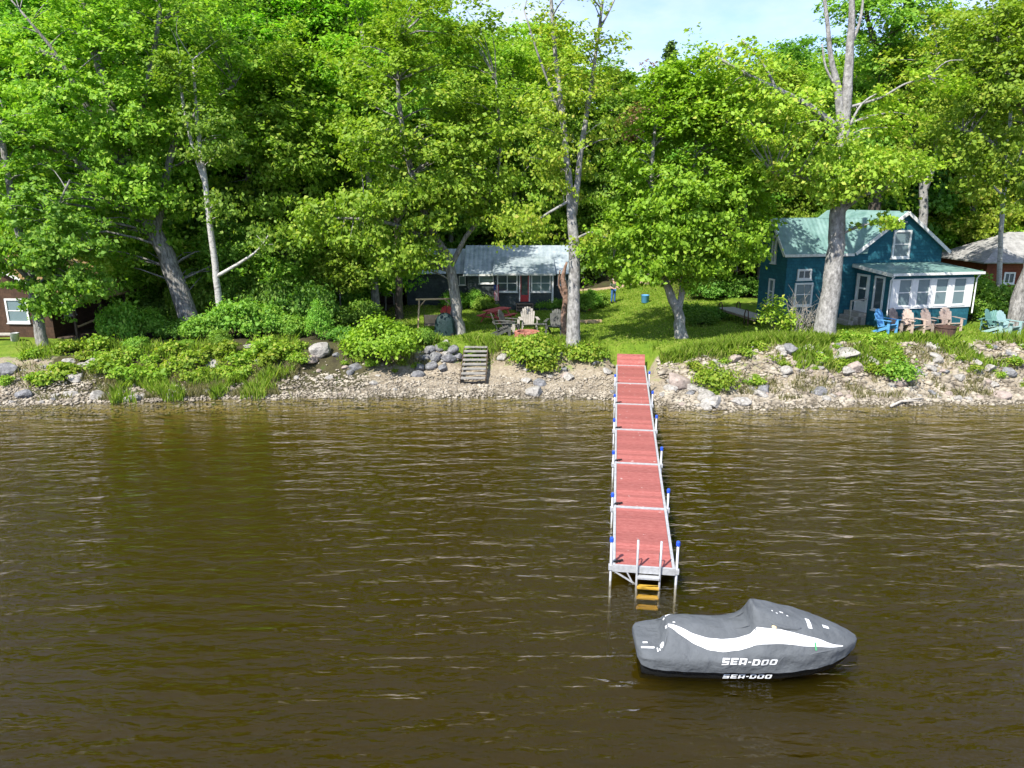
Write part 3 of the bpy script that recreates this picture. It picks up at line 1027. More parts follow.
for i, (stem, blob, lab) in enumerate([
        ([(376, 330, 9), (374, 280, 8), (371, 220, 7), (366, 130, 5), (362, 30, 3)], [(364, 90, 52, 90, 2.4, 52)], 'straight grey trunk left of the tan panelled shed'),
        ([(399, 322, 8), (399, 275, 7), (396, 200, 6), (392, 100, 4), (388, 10, 2)], [(385, 60, 45, 70, 2.4, 34)], 'dark slim trunk at the corner of the charcoal cottage wing'),
        ([(252, 330, 9), (250, 250, 8), (248, 160, 7), (252, 60, 4), (254, -20, 2)], [(262, 90, 62, 100, 2.6, 66), (255, 215, 40, 26, 1.6, 10)], 'straight trunk in the shade right of the slender birch'),
        ([(302, 330, 8), (300, 260, 7), (296, 160, 6), (300, 40, 4)], [(285, 120, 46, 85, 2.0, 52, -4), (292, 215, 36, 28, 1.4, 16, -4), (245, 150, 26, 60, 1.4, 16, -3)], 'slim trunk in the bright leaves midway between the birch and the shed'),
        ([(288, 326, 8), (286, 260, 7), (282, 160, 6), (284, 40, 4), (282, -30, 2)], [(284, 120, 48, 80, 2.4, 52), (275, 240, 36, 26, 1.6, 14), (284, 0, 60, 40, 2.6, 24)], 'slim trunk hidden in bright leaves between the birch and the lawn tree'),
        ([(150, 322, 8), (146, 250, 7), (150, 160, 6), (148, 60, 4)], [(150, 150, 50, 70, 2.2, 40), (210, 190, 44, 40, 2.0, 24)], 'slim shaded trunk just left of the leaning grey trunk'),
        ([(338, 326, 9), (340, 250, 8), (344, 150, 7), (346, 40, 4), (348, -20, 2)], [(344, 110, 44, 80, 2.4, 46), (346, 10, 50, 40, 2.4, 22)], 'slim trunk left of the straight grey trunk near the shed'),
        ([(118, 318, 7), (112, 250, 6), (106, 170, 5), (100, 60, 3)], [(110, 200, 50, 60, 2.0, 30)], 'thin trunk deep in the shade right of the brown cottage'),
        ([(312, 325, 11), (318, 250, 10), (322, 150, 8), (320, 30, 5), (318, -40, 3)], [(318, 70, 62, 100, 2.8, 70), (310, 200, 44, 30, 1.8, 12)], 'dark trunk behind the drooping bright branches of the lawn tree')]):
    pxtree('forest_edge_tree', lab, 'tree', 43.5 + i * 0.4, [stem], blob, 'bark_dark' if i in (1, 7) else 'bark_grey', 'leaf_bright' if i % 2 else 'leaf_lime',
           leaves=230, lsize=0.21, crad=1.25, seed=20 + i)


# the wood behind: five growth forms, each a tree of its own many times over
def wood_proto(seed, H, rx, leaf, bark, n=125, low=0.14):
    rng = np.random.default_rng(seed)
    lean = rng.normal(size=2) * 0.5
    st = [([Vector((0, 0, 0)), Vector((lean[0] * .3, lean[1] * .3, H * .35)), Vector((lean[0], lean[1], H * .7)), Vector((lean[0] * 1.3, lean[1] * 1.3, H * .97))],
           [0.2, 0.16, 0.1, 0.03])]
    for k in range(7):
        z = H * rng.uniform(0.25, 0.75)
        a = k * 2.4 + rng.normal() * .3
        L = rx * rng.uniform(0.5, 0.85)
        p0 = Vector((lean[0] * z / H, lean[1] * z / H, z))
        d = Vector((math.cos(a), math.sin(a), 0))
        st.append(([p0, p0 + d * L * .5 + Vector((0, 0, L * .45)), p0 + d * L + Vector((0, 0, L * .75))], [0.07, 0.05, 0.02]))
    blobs = [((lean[0], lean[1], H * 0.72), (rx, rx, H * 0.27), int(n * .62)), ((lean[0] * .5, lean[1] * .5, H * (low + .2)), (rx * .9, rx * .9, H * .2), int(n * .38))]
    return make_tree('forest_tree', 'leafy green tree standing in the wood behind the cottages', 'tree', (0, 0, 0), st, blobs, bark, leaf,
                     leaves=240, lsize=0.25, crad=1.45, seed=seed, group='trees of the wood behind the cottages')


protos = [wood_proto(31, 18, 3.3, 'leaf_bright', 'bark_grey'), wood_proto(32, 17, 3.0, 'leaf_mid', 'bark_dark'),
          wood_proto(33, 19, 3.4, 'leaf_yellow', 'bark_pale'), wood_proto(34, 16, 3.0, 'leaf_dark', 'bark_dark'), wood_proto(35, 18, 2.8, 'leaf_mid', 'bark_birch')]
rr = random.Random(5)
spots = []
for row, (y0, stp) in enumerate([(46, 4.2), (51.5, 4.4), (58, 4.6), (65, 5.2), (73, 6.0), (82, 7)]):
    half = y0 * 0.82 + 3
    x = -half + (row % 2) * 2
    while x < half:
        xx = x + rr.uniform(-1, 1)
        yy = y0 + rr.uniform(-1.6, 1.6)
        px = 512 + F * xx / (yy * cP + 6 * sP)
        x += stp
        if yy < 61 and 545 < px < 700:
            continue
        if yy < 56.5 and 375 < px < 610:
            continue
        if yy < 50 and 740 < px < 1100:
            continue
        if yy < 44 and px < 120:
            continue
        spots.append((xx, yy, px))
first = {}
for k, (xx, yy, px) in enumerate(spots):
    j = rr.choice([0, 1, 2, 3, 4, 0, 1, 4])
    if px < 330 and rr.random() < .12:
        j = 3
    # the tree line dips around the gap of sky
    topy = np.interp(px, [0, 380, 430, 480, 560, 610, 640, 690, 720, 760, 860, 960, 1024], [-60, -40, -15, 0, 16, 60, 82, 82, 64, 46, 34, 5, -30]) + rr.uniform(-10, 18)
    d = ray(px, topy)
    Ht = CAM_H + d[2] / d[1] * yy - gz(xx, yy)
    sc = Ht / [18, 17, 19, 16, 18][j] * rr.uniform(.93, 1.0)
    sc = min(max(sc, .62), 1.45)
    loc = (xx, yy, gz(xx, yy))
    rz = rr.uniform(0, 6.28)
    if j not in first:
        r = protos[j]
        r.location = loc
        r.rotation_euler = (0, 0, rz)
        r.scale = (sc, sc, sc)
        first[j] = 1
    else:
        dup(protos[j], CH[protos[j].name], loc, rz, sc)

def sapling_proto(seed, H, rx, leaf):
    st = [([Vector((0, 0, 0)), Vector((.1, .1, H * .5)), Vector((.2, 0, H * .95))], [.07, .05, .015])]
    return make_tree('sapling', 'young leafy sapling filling the gaps of the left wood', 'sapling', (0, 0, 0), st, [((0, 0, H * .6), (rx, rx, H * .36), 46)], 'bark_grey', leaf,
                     leaves=210, lsize=.2, crad=1.15, seed=seed, group='saplings in the left wood')


saps = [sapling_proto(51, 6.5, 1.9, 'leaf_bright'), sapling_proto(52, 8.0, 2.0, 'leaf_mid'), sapling_proto(53, 5.0, 1.8, 'leaf_lime')]
sused = set()
for (px, yy, sc) in [(95, 43, 1.0), (125, 41.5, .8), (162, 44.5, 1.2), (190, 42, .75), (235, 41, .8), (262, 44, 1.2), (288, 41.5, .9), (315, 44, 1.2), (340, 42, .85), (362, 45, 1.1),
                     (385, 47, .9), (140, 47, 1.3), (205, 46.5, 1.4), (300, 47, 1.4), (245, 48, 1.5), (345, 48.5, 1.3), (110, 48, 1.4), (60, 45, 1.2), (20, 46, 1.2),
                     (700, 51, 1.0), (735, 52, 1.1), (665, 61, 1.0), (948, 52, 1.2)]:
    v = PY(px, 300, yy)
    r = saps[rr.randrange(3)]
    loc = (v.x, yy, gz(v.x, yy))
    if r.name in sused:
        o = dup(r, CH[r.name], loc, rr.uniform(0, 6.28), sc)
    else:
        sused.add(r.name)
        r.location, r.rotation_euler, r.scale, o = loc, (0, 0, rr.uniform(0, 6.28)), (sc, sc, sc), r
    if px > 500:
        o['label'] = 'young leafy sapling at the wood edge behind the maple and the teal house'
        o['group'] = 'saplings at the right wood edge'

# a spruce and a rusty young tree in the dip of the tree line
sp = thing('spruce_tree', 'dark pointed spruce rising above the tree line beside the gap of sky', 'tree', (0, 0, 0))
v = PY(671, 42, 70)
bx, by = v.x, 70.0
bz = gz(bx, by)
Hs = v.z - bz
sp.location = (bx, by, bz)
mb = MB()
mb.tube([(0, 0, -.2), (0, 0, Hs * .5), (0, 0, Hs)], [.25, .14, .02], 7)
pts = []
rng = np.random.default_rng(77)
for k in range(150):
    t = (k + .5) / 150
    z = Hs * (0.15 + .85 * t)
    L = (1 - t) ** .85 * 5.0 + .1
    a = k * 2.399
    d = np.array([math.cos(a), math.sin(a), -.25])
    e = np.array([0, 0, z])
    mb.tube([tuple(e), tuple(e + d * L)], [.03, .008], 4, False)
    u = rng.uniform(0.1, 1, int(40 + 40 * L))
    pts.append(e + d * L * u[:, None] + rng.normal(size=(len(u), 3)) * np.array([.16, .16, .08]))
mb.build('trunk', 'bark_dark', sp, True, recalc=False)
leaf_mesh('crown', np.concatenate(pts), .3, 'leaf_spruce', sp, .2)
pxtree('rusty_tree', 'young tree with rusty pink leaves in the dip of the tree line', 'tree', 62, [[(650, 290, 6), (652, 180, 5), (656, 90, 2)]],
       [(655, 100, 14, 26, 1.4, 14), (630, 125, 10, 16, 1.2, 5)], 'bark_grey', 'leaf_rust', leaves=200, lsize=.24, seed=41)


# ------------------------------------------------------------------ shrubs
def make_shrub(name, label, base, r, h, leaf, n=26, leaves=150, lsize=.16, seed=1, group=None, crad=.42, bark='bark_dark'):
    rng = np.random.default_rng(seed)
    base = Vector(base)
    root = thing(name, label, 'shrub', base, 0, group)
    mb = MB()
    P = []
    for k in range(n):
        a = rng.uniform(0, 2 * PI)
        rad = r * math.sqrt(rng.uniform(0, 1))
        hh = h * (1 - .55 * (rad / r) ** 2) * rng.uniform(.45, 1.0)
        q = np.array([math.cos(a) * rad, math.sin(a) * rad, hh])
        mb.tube([(q[0] * .15, q[1] * .15, -.08), (q[0] * .6, q[1] * .6, hh * .6), tuple(q)], [.018, .012, .004], 4, False)
        nl = int(leaves * rng.uniform(.6, 1.3))
        P.append(q + rng.normal(size=(nl, 3)) * np.array([1, 1, .65]) * crad * .62)
    P = np.concatenate(P)
    P[:, 2] = np.abs(P[:, 2]) + .03
    s_ = mb.build('stem', bark, root, True, recalc=False)
    f_ = leaf_mesh('foliage', P, lsize, leaf, root, .55)
    CH[root.name] = [s_, f_]
    return root


def on(px, py):
    return G(px, py)


# a bright rounded bush and the other bushes one can tell apart
make_shrub('rounded_bush', 'large rounded bright yellow-green bush at the top of the beach', on(384, 360), 1.5, 1.7, 'leaf_lime', 60, 190, .15, 50)
make_shrub('leafy_bush', 'bright green leafy clump on the bank between the wooden stairs and the tall tree', on(532, 358), .95, .8, 'weed', 42, 150, .15, 51)
make_shrub('leafy_bush', 'small yellow-green bush at the foot of the tall twin-stemmed tree, on its right', on(586, 360), .45, .6, 'weed', 16, 120, .13, 52)
make_shrub('leafy_bush', 'light green weeds drooping down the bank below the leafy clump', on(541, 369), .35, .4, 'weed', 16, 120, .13, 53)
make_shrub('leafy_bush', 'small bright green bush among the rocks below the maple', on(716, 385), .6, .55, 'weed', 18, 110, .13, 54)
make_shrub('young_tree_shoots', 'leafy shoots rising before the left corner of the teal house', on(774, 334), .7, 2.0, 'leaf_yellow', 12, 80, .15, 55)
make_shrub('bank_bush', 'small dark green bush among the rocks below the blue chair', on(900, 378), .5, .5, 'leaf_mid', 14, 110, .13, 56)
sh = [make_shrub('undergrowth_shrub', 'dense green undergrowth shrub in the shade of the left wood', (0, 0, 0), 1.5, 1.9, 'leaf_mid', 46, 150, .19, 60, 'shrubs under the left wood'),
      make_shrub('undergrowth_shrub', 'dense green undergrowth shrub in the shade of the left wood', (0, 0, 0), 1.3, 2.4, 'leaf_mid', 42, 130, .16, 61, 'shrubs under the left wood'),
      make_shrub('undergrowth_shrub', 'dense green undergrowth shrub in the shade of the left wood', (0, 0, 0), 1.6, 1.6, 'leaf_dark', 40, 140, .18, 62, 'shrubs under the left wood')]


def scatter(protos, pts, label=None, group=None, used=set(), tall=None):
    for (x, y, s) in pts:
        sc3 = (s, s, s * rr.uniform(*tall)) if tall else (s, s, s)
        r = rr.choice(protos)
        loc = (x, y, gz(x, y) - .02)
        rz = rr.uniform(0, 6.28)
        if r.name not in used:
            used.add(r.name)
            r.location = loc
            r.rotation_euler = (0, 0, rz)
            r.scale = sc3
            o = r
        else:
            o = dup(r, CH[r.name], loc, rz, sc3)
        if label:
            o['label'] = label
        if group:
            o['group'] = group


pts = []
for (px, py, s) in [(126, 340, .6), (152, 336, .75), (178, 338, .8), (205, 340, .8), (235, 338, .85), (262, 336, .8), (290, 338, .8), (318, 340, .7), (345, 340, .65),
                    (160, 324, 1.0), (195, 325, 1.1), (232, 324, 1.2), (268, 326, 1.1), (303, 327, 1.1), (335, 328, 1.0), (110, 326, .7), (365, 326, .8),
                    (140, 312, 1.5), (215, 312, 1.6), (255, 312, 1.6), (290, 314, 1.6), (325, 316, 1.5), (355, 316, 1.2), (180, 312, 1.5), (100, 312, 1.3),
                    (408, 344, .45), (424, 349, .28), (397, 340, .55), (444, 350, .25), (218, 350, .4), (185, 351, .4), (140, 349, .45)]:
    g = on(px, py)
    pts.append((g.x, g.y + rr.uniform(-.3, .5), s * rr.uniform(.6, .95)))
scatter(sh, pts, tall=(.9, 1.9))
pts = []
for k in range(80):
    y = rr.uniform(57, 84)
    x = rr.uniform(-.75, .8) * y
    if y < 60.5 and 3 < x < 12:
        y += 5
    pts.append((x, y, rr.uniform(1.4, 2.6)))
scatter(sh, pts, 'shrub in the dark undergrowth behind the cottages', 'undergrowth shrubs behind the cottages')
pts = []
for (px, py, s) in [(975, 318, .9), (990, 305, 1.0), (960, 312, .8), (1015, 312, .9), (985, 322, .7), (1003, 316, .8), (1024, 320, .8)]:
    v = PY(px, py, 39.5)
    pts.append((v.x, 38.6 + rr.uniform(-1, 1.5), s))
scatter(sh, pts, 'green shrub between the teal house and the grey roofed cottage', 'shrubs right of the teal house')
pts = []
for (px, py, s) in [(476, 306, .5), (485, 307, .5), (455, 305, .6), (540, 306, .4), (549, 306, .42), (558, 306, .45), (590, 306, .5), (597, 303, .5), (584, 309, .45), (536, 305, .35)]:
    g = on(px, py + 3)
    pts.append((g.x, g.y, s))
scatter(sh, pts, 'low dark shrub along the front of the charcoal cottage', 'shrubs along the charcoal cottage')
pts = []
for (px, py, s) in [(700, 318, .5), (712, 314, .5), (690, 312, .55), (712, 292, .8), (728, 288, .9), (742, 290, .8)]:
    g = on(px, py + 6)
    pts.append((g.x, g.y, s))
scatter([sh[2]], pts, 'dark evergreen shrub in the shade behind the maple', 'shrubs behind the maple')

# leafy weeds on the bank: small plants, each its own
wd = [make_shrub('bank_weed', 'leafy yellow-green weed growing between the bank rocks', (0, 0, 0), .35, .4, 'weed', 9, 60, .12, 70 + k, 'weeds between the bank rocks', .22) for k in range(3)]
pts = []
for k in range(100):
    px = rr.choice([rr.uniform(10, 260), rr.uniform(640, 1020), rr.uniform(640, 1020), rr.uniform(380, 610)])
    x = rr.uniform(-22, 24)
    s = rr.uniform(1.3, 4.6)
    if -14 < x < 3 and s < 3.0:
        s += 1.6
    if 4.4 < x < 6.4 or -2.9 < x < -.5:
        continue
    y = float(shore(x)) + s
    pts.append((x, y, rr.uniform(.3, .85)))
for (px, py) in [(130, 358), (150, 364), (170, 356), (190, 366), (212, 360), (232, 366), (250, 358), (268, 364), (284, 356), (300, 362), (228, 352), (262, 350), (175, 372), (120, 366), (100, 372), (85, 360), (60, 378), (118, 380), (140, 378), (160, 380), (185, 382), (205, 380), (225, 378), (240, 380), (95, 350), (70, 352), (110, 362), (40, 385)]:
    g = on(px, py)
    pts.append((g.x, g.y, rr.uniform(.9, 1.5)))
for (px, py) in [(870, 345), (880, 352), (893, 360), (872, 372), (885, 377), (840, 340), (855, 338), (960, 360), (975, 372), (1000, 378), (1010, 366), (695, 370), (705, 378), (735, 356), (760, 350)]:
    g = on(px, py)
    pts.append((g.x, g.y, rr.uniform(.55, 1.0)))
scatter(wd, pts)

# bare twiggy shrub in front of the stout tree
tw = thing('twiggy_shrub', 'bare grey twiggy shrub at the foot of the stout old tree', 'shrub', on(806, 334))
mb = MB()
rng = np.random.default_rng(81)
for k in range(46):
    a = rng.uniform(0, 2 * PI)
    tilt = rng.uniform(.1, .9)
    L = rng.uniform(.8, 2.2)
    d = Vector((math.cos(a) * tilt, math.sin(a) * tilt, 1)).normalized()
    p0 = Vector((rng.uniform(-.7, .9), rng.uniform(-.3, .3), -.05))
    p1 = p0 + d * L * .5 + Vector((rng.normal() * .08, rng.normal() * .08, 0))
    p2 = p0 + d * L
    mb.tube([p0, p1, p2], [.02, .014, .005], 5, False)
    for j in range(3):
        q = p0.lerp(p2, rng.uniform(.4, .9))
        mb.tube([q, q + (d + Vector((rng.normal() * .8, rng.normal() * .8, .2))) * L * .25], [.009, .003], 4, False)
mb.build('stem', 'twig', tw, True, recalc=False)


# ------------------------------------------------------------------ grass (nobody could count it)
def blades(name, XY, h, w, m, label):
    N = len(XY)
    z = gz_np(XY[:, 0], XY[:, 1])
    P = np.stack([XY[:, 0], XY[:, 1], z - .02], 1)
    a = RNG.uniform(0, 2 * PI, N)
    H = h * RNG.uniform(.5, 1.3, N)
    side = np.stack([np.cos(a), np.sin(a), a * 0], 1) * (w * .5)
    b = RNG.uniform(0, 2 * PI, N)
    lean = np.stack([np.cos(b), np.sin(b), b * 0], 1) * (H * RNG.uniform(.1, .7, N))[:, None]
    top = P + lean + np.stack([a * 0, a * 0, H], 1)
    mid = P + lean * .35 + np.stack([a * 0, a * 0, H * .6], 1)
    V = np.stack([P - side, P + side, mid + side * .8, top, mid - side * .8], 1).reshape(-1, 3)
    Fc = np.arange(N * 5).reshape(-1, 5)
    o = link(name, np_mesh(name, V, Fc), m)
    o['kind'] = 'stuff'
    return tag(o, label, 'grass')


def band(n, x0, x1, s0, s1, keep=0.5, sc=.5):
    x = RNG.uniform(x0, x1, n)
    y = shore(x) + RNG.uniform(s0, s1, n)
    k = np.array([mnoise.noise(Vector((a * sc, b * sc, 3))) for a, b in zip(x, y)])
    q = k > np.quantile(k, 1 - keep)
    return np.stack([x[q], y[q]], 1)


def no_dock(a):
    return a[~((np.abs(a[:, 0] - 2.81 - (a[:, 1] - 14.19) * .1407) < .8) & (a[:, 1] < 33.6))]


lawn_xy = np.concatenate([
    no_dock(np.stack([RNG.uniform(-8, 13, 64000), RNG.uniform(32.7, 57, 64000)], 1)),
    np.stack([RNG.uniform(13, 27, 16000), RNG.uniform(32.3, 36.5, 16000)], 1)])
blades('lawn_grass', lawn_xy, .09, .05, 'grass', 'short green lawn grass around the cottages')
blades('bank_grass', no_dock(np.concatenate([band(17000, 6.5, 15, 3.7, 5.8, .6), band(9000, 12, 24, 2.4, 4.4, .5), band(9000, -8, 4, 4.2, 5.6, .55), band(4500, -24, -9, 3.4, 6, .45)])),
       .42, .045, 'grass', 'long green grass along the top of the bank')
blades('dry_grass', no_dock(np.concatenate([band(16000, 8, 26, .5, 3.8, .4, 1.0), band(4000, -9, 4, 3.2, 4.6, .4), band(14000, -17, -9.5, .1, 3.0, .6, .8), band(5000, -27, -16, .3, 3, .45)])),
       .26, .03, 'dry_grass', 'pale dry grass between the bank rocks')
blades('shore_reeds', band(5200, -16.5, -9.0, -.3, 2.6, .45, .9), .5, .04, 'grass', 'green reeds at the waterline on the left')


# ------------------------------------------------------------------ rocks
def rock_mesh(seed, sx, sy, sz, sub=3):
    bm = bmesh.new()
    bmesh.ops.create_icosphere(bm, subdivisions=sub, radius=1)
    o = Vector((seed * 7.3, seed * 3.1, 0))
    # a few flat cuts make it a broken rock, not a ball
    rg = random.Random(seed)
    cuts = []
    for k in range(9):
        n = Vector((rg.gauss(0, 1), rg.gauss(0, 1), rg.gauss(0, 1))).normalized()
        cuts.append((n, rg.uniform(.55, .85)))
    for v in bm.verts:
        p = v.co.copy()
        for n, dd in cuts:
            e = p.dot(n) - dd
            if e > 0:
                p -= n * e * .92
        p += p.normalized() * mnoise.noise(p * 2.3 + o) * .10
        v.co = Vector((p.x * sx, p.y * sy, p.z * sz))
    me = bpy.data.meshes.new('rock')
    bm.to_mesh(me)
    bm.free()
    return me


RMESH = {}
for mi, mn in enumerate(['stone', 'stone_pink', 'stone_dark']):
    RMESH[mn] = []
    for k in range(5):
        me = rock_mesh(90 + k + mi * 10, 1.0, rr.uniform(.65, .95), rr.uniform(.45, .75))
        me.materials.append(M[mn])
        RMESH[mn].append(me)


def rock(x, y, s, label, group=None, mn='stone', rz=None, sink=.35, sc=None, dz=0.0):
    o = bpy.data.objects.new('rock', rr.choice(RMESH[mn]))
    COL.objects.link(o)
    o.location = (x, y, gz(x, y) + s * .5 * (1 - sink * 2) + dz)
    o.rotation_euler = (rr.uniform(-.3, .3), rr.uniform(-.3, .3), rr.uniform(0, 6.28) if rz is None else rz)
    o.scale = sc or (s, s, s)
    return tag(o, label, 'rock', group)


cnt = 0
while cnt < 272:
    x = rr.choice([rr.uniform(-24, 25), rr.uniform(6.5, 25)])
    if x < -14:
        s = rr.choice([rr.uniform(.1, .9), rr.uniform(.6, 3.6)])
    elif x < 4.3 and rr.random() < .7:
        s = rr.uniform(2.2, 4.8) if rr.random() < .85 else rr.uniform(1.0, 2.4)
    elif x < 11:
        s = rr.choice([rr.uniform(.1, 2.2), rr.uniform(.8, 4.4)])
    else:
        s = rr.choice([rr.uniform(.2, 3.6), rr.uniform(1.8, 4.0)])
    y = float(shore(x)) + s
    if 4.2 < x < 6.4 and y > 28 and abs(x - (4.55 + (y - 29) * .14) - .7) < .85:
        continue
    if -2.9 < x < -1.1 and 30.3 < y < 34.3:
        continue
    mn = rr.choices(['stone', 'stone_pink', 'stone_dark'], [.64, .2, .16])[0]
    sz = rr.uniform(.10, .23) if rr.random() < .75 else rr.uniform(.23, .42)
    lab = {'stone': 'pale grey rock lying on the bank above the lake', 'stone_pink': 'pinkish grey rock lying on the bank above the lake',
           'stone_dark': 'dark grey rock lying on the bank above the lake'}[mn]
    rock(x, y, sz, lab, {'stone': 'pale rocks along the bank', 'stone_pink': 'pinkish rocks along the bank', 'stone_dark': 'dark rocks along the bank'}[mn], mn)
    cnt += 1
for (px, py, w, mn, lab) in [
        (681, 386, .75, 'stone_pink', 'large pinkish slab of rock leaning on the bank right of the dock'),
        (712, 404, .55, 'stone', 'broad white rock at the waterline right of the dock'),
        (742, 403, .42, 'stone', 'white rock at the waterline, farthest right of the pale row'),
        (706, 408, .3, 'stone', 'small white rock standing in the water edge below the broad white rock'),
        (735, 360, .35, 'stone_pink', 'rounded pinkish rock at the grass edge below the maple'),
        (846, 357, .62, 'stone', 'large grey boulder below the stout old tree'),
        (790, 352, .5, 'stone_dark', 'grey boulder at the grass edge left of the stout old tree'),
        (900, 384, .4, 'stone_pink', 'pinkish boulder low on the bank below the tan chairs'),
        (322, 353, .62, 'stone', 'pale boulder at the top of the beach left of the rounded bush'),
        (193, 362, .5, 'stone', 'flat pale boulder beneath the slender birch'),
        (105, 327, .42, 'stone', 'pale boulder in the shade right of the brown cottage'),
        (8, 372, .6, 'stone_dark', 'grey boulder at the left edge of the bank'),
        (74, 380, .4, 'stone', 'pale boulder in the weeds below the crooked shore tree')]:
    g = on(px, py)
    rock(g.x, g.y, w, lab, None, mn)
k = 0
for (px, py, w) in [(430, 352, .35), (441, 350, .33), (452, 352, .33), (425, 360, .33), (436, 359, .4), (448, 360, .36), (458, 358, .25), (431, 368, .32), (443, 370, .28), (420, 369, .28)]:
    g = on(px, py)
    rock(g.x, g.y, w, 'grey boulder of the rough retaining wall left of the wooden stairs', 'boulders of the rough retaining wall', 'stone_dark', sink=.25)
# pebbles: stuff
N = 17000
x = RNG.uniform(-25, 26, N)
s = np.where(RNG.uniform(size=N) < .5, np.abs(RNG.normal(size=N)) * 1.6 - .25, RNG.uniform(-1.3, 2.6, N))
x2 = RNG.uniform(6.3, 26, 5200)
s2 = RNG.uniform(.3, 4.0, 5200)
big = np.concatenate([np.zeros(len(x)), np.ones(5200)])
x = np.concatenate([x, x2])
s = np.concatenate([s, s2])
pp = np.stack([x, shore(x) + s], 1)
big = big[s < 4.2]
pp = pp[s < 4.2]
tet = np.array([[1, 0, -.3], [-.5, .87, -.3], [-.5, -.87, -.3], [.1, .05, .55], [-.9, .1, .2], [.5, -.7, .25], [.45, .75, .22]])
bmh = bmesh.new()
for q in tet:
    bmh.verts.new(q)
bmesh.ops.convex_hull(bmh, input=bmh.verts)
bmh.verts.index_update()
hv = np.array([v.co[:] for v in bmh.verts])
hf = np.array([[v.index for v in f.verts] for f in bmh.faces if len(f.verts) == 3])
bmh.free()
N = len(pp)
sz = RNG.uniform(.025, .075, N) * np.where(RNG.uniform(size=N) < .12, 1.9, 1) * (1 + .7 * big)
a = RNG.uniform(0, 6.28, N)
ca_, sa_ = np.cos(a)[:, None], np.sin(a)[:, None]
V = np.stack([hv[None, :, 0] * ca_ - hv[None, :, 1] * sa_, hv[None, :, 0] * sa_ + hv[None, :, 1] * ca_, np.repeat(hv[None, :, 2], N, 0) * .8], 2) * sz[:, None, None]
V += np.stack([pp[:, 0], pp[:, 1], gz_np(pp[:, 0], pp[:, 1]) + .02], 1)[:, None, :]
Fp = (hf[None] + (np.arange(N) * len(hv))[:, None, None]).reshape(-1, 3)
pb_ = link('beach_pebbles', np_mesh('beach_pebbles', V.reshape(-1, 3), Fp), 'pebble')
pb_['kind'] = 'stuff'
tag(pb_, 'pale pebbles and small stones strewn over the beach', 'pebbles')

# driftwood
dr = thing('driftwood', 'bleached forked driftwood branch at the waterline below the tan chairs', 'driftwood', PZ(905, 404, 0.03))
MB().tube([(-.75, -.35, .0), (-.2, 0, .1), (.5, .25, .14), (1.0, .5, .1)], [.05, .055, .04, .015], 7).tube([(-.1, .02, .1), (.3, -.1, .16), (.8, -.05, .12)], [.035, .025, .01], 6).build('branch', 'wood_grey', dr, True)

# ------------------------------------------------------------------ the dock
DZ0, DZ1 = .38, .62
A0 = (PZ(614.4, 567.6, DZ0) + PZ(673, 567.6, DZ0)) / 2
A1 = (PZ(617, 365.5, DZ1) + PZ(644.7, 365.5, DZ1)) / 2
axd = (A1 - A0)
DL = axd.length
dang = math.atan2(-axd.x, axd.y)
DW = 1.27
slope = math.asin((DZ1 - DZ0) / DL)
dock = thing('dock', 'long red-decked dock with white metal frame running from the bank into the lake', 'dock', (A0.x, A0.y, DZ0), dang)
dock.rotation_euler = (slope, 0, dang)
# section ends along the dock (from the pixel rows of the white joints)
ends = [0.0]
for py in (506.5, 466, 432, 406, 387):
    ends.append(None)
ends = [0, 3.02, 6.1, 9.2, 12.2, 15.2, DL]
sr = random.Random(4)
for i in range(6):
    y0, y1 = ends[i], ends[i + 1]
    mb = MB()
    n = int((y1 - y0 - .12) / .142)
    st = (y1 - y0 - .12) / n
    for k in range(n):
        a = y0 + .06 + k * st
        j = sr.uniform(-.002, .002)
        mb.box(-DW / 2 + .045, DW / 2 - .045, a + .004, a + st - .004, -.03 + j, .0 + j)
    mb.build('deck_section', 'red_deck', dock)
    mb = MB()
    mb.box(-DW / 2 - .02, -DW / 2 + .04, y0, y1, -.14, .018)
    mb.box(DW / 2 - .04, DW / 2 + .02, y0, y1, -.14, .018)
    mb.box(-DW / 2 + .04, DW / 2 - .04, y0, y0 + .055, -.14, .012)
    mb.box(-DW / 2 + .04, DW / 2 - .04, y1 - .055, y1, -.14, .012)
    for q in (.33, .66):
        yy = y0 + (y1 - y0) * q
        mb.box(-DW / 2 + .04, DW / 2 - .04, yy - .03, yy + .03, -.13, -.035)
    fr_ = mb.build('frame', 'alu', dock)
ramp = MB()
rp = (PZ(617, 353.5, 1.05) + PZ(645.5, 353.5, 1.05)) / 2
Lr = (Vector((rp.x, rp.y, 0)) - Vector((A1.x, A1.y, 0))).length
rise = rp.z - A1.z
mtx = Matrix.Translation((0, DL + .02, 0)) @ Matrix.Rotation(math.atan2(rise, Lr) - slope, 4, 'X')
for k in range(9):
    w = (Lr + .1) / 9
    ramp.box(-DW / 2 + .01, DW / 2 - .01, k * w + .004, (k + 1) * w - .004, -.035, .004, mtx)
ramp.build('ramp', 'red_deck', dock)
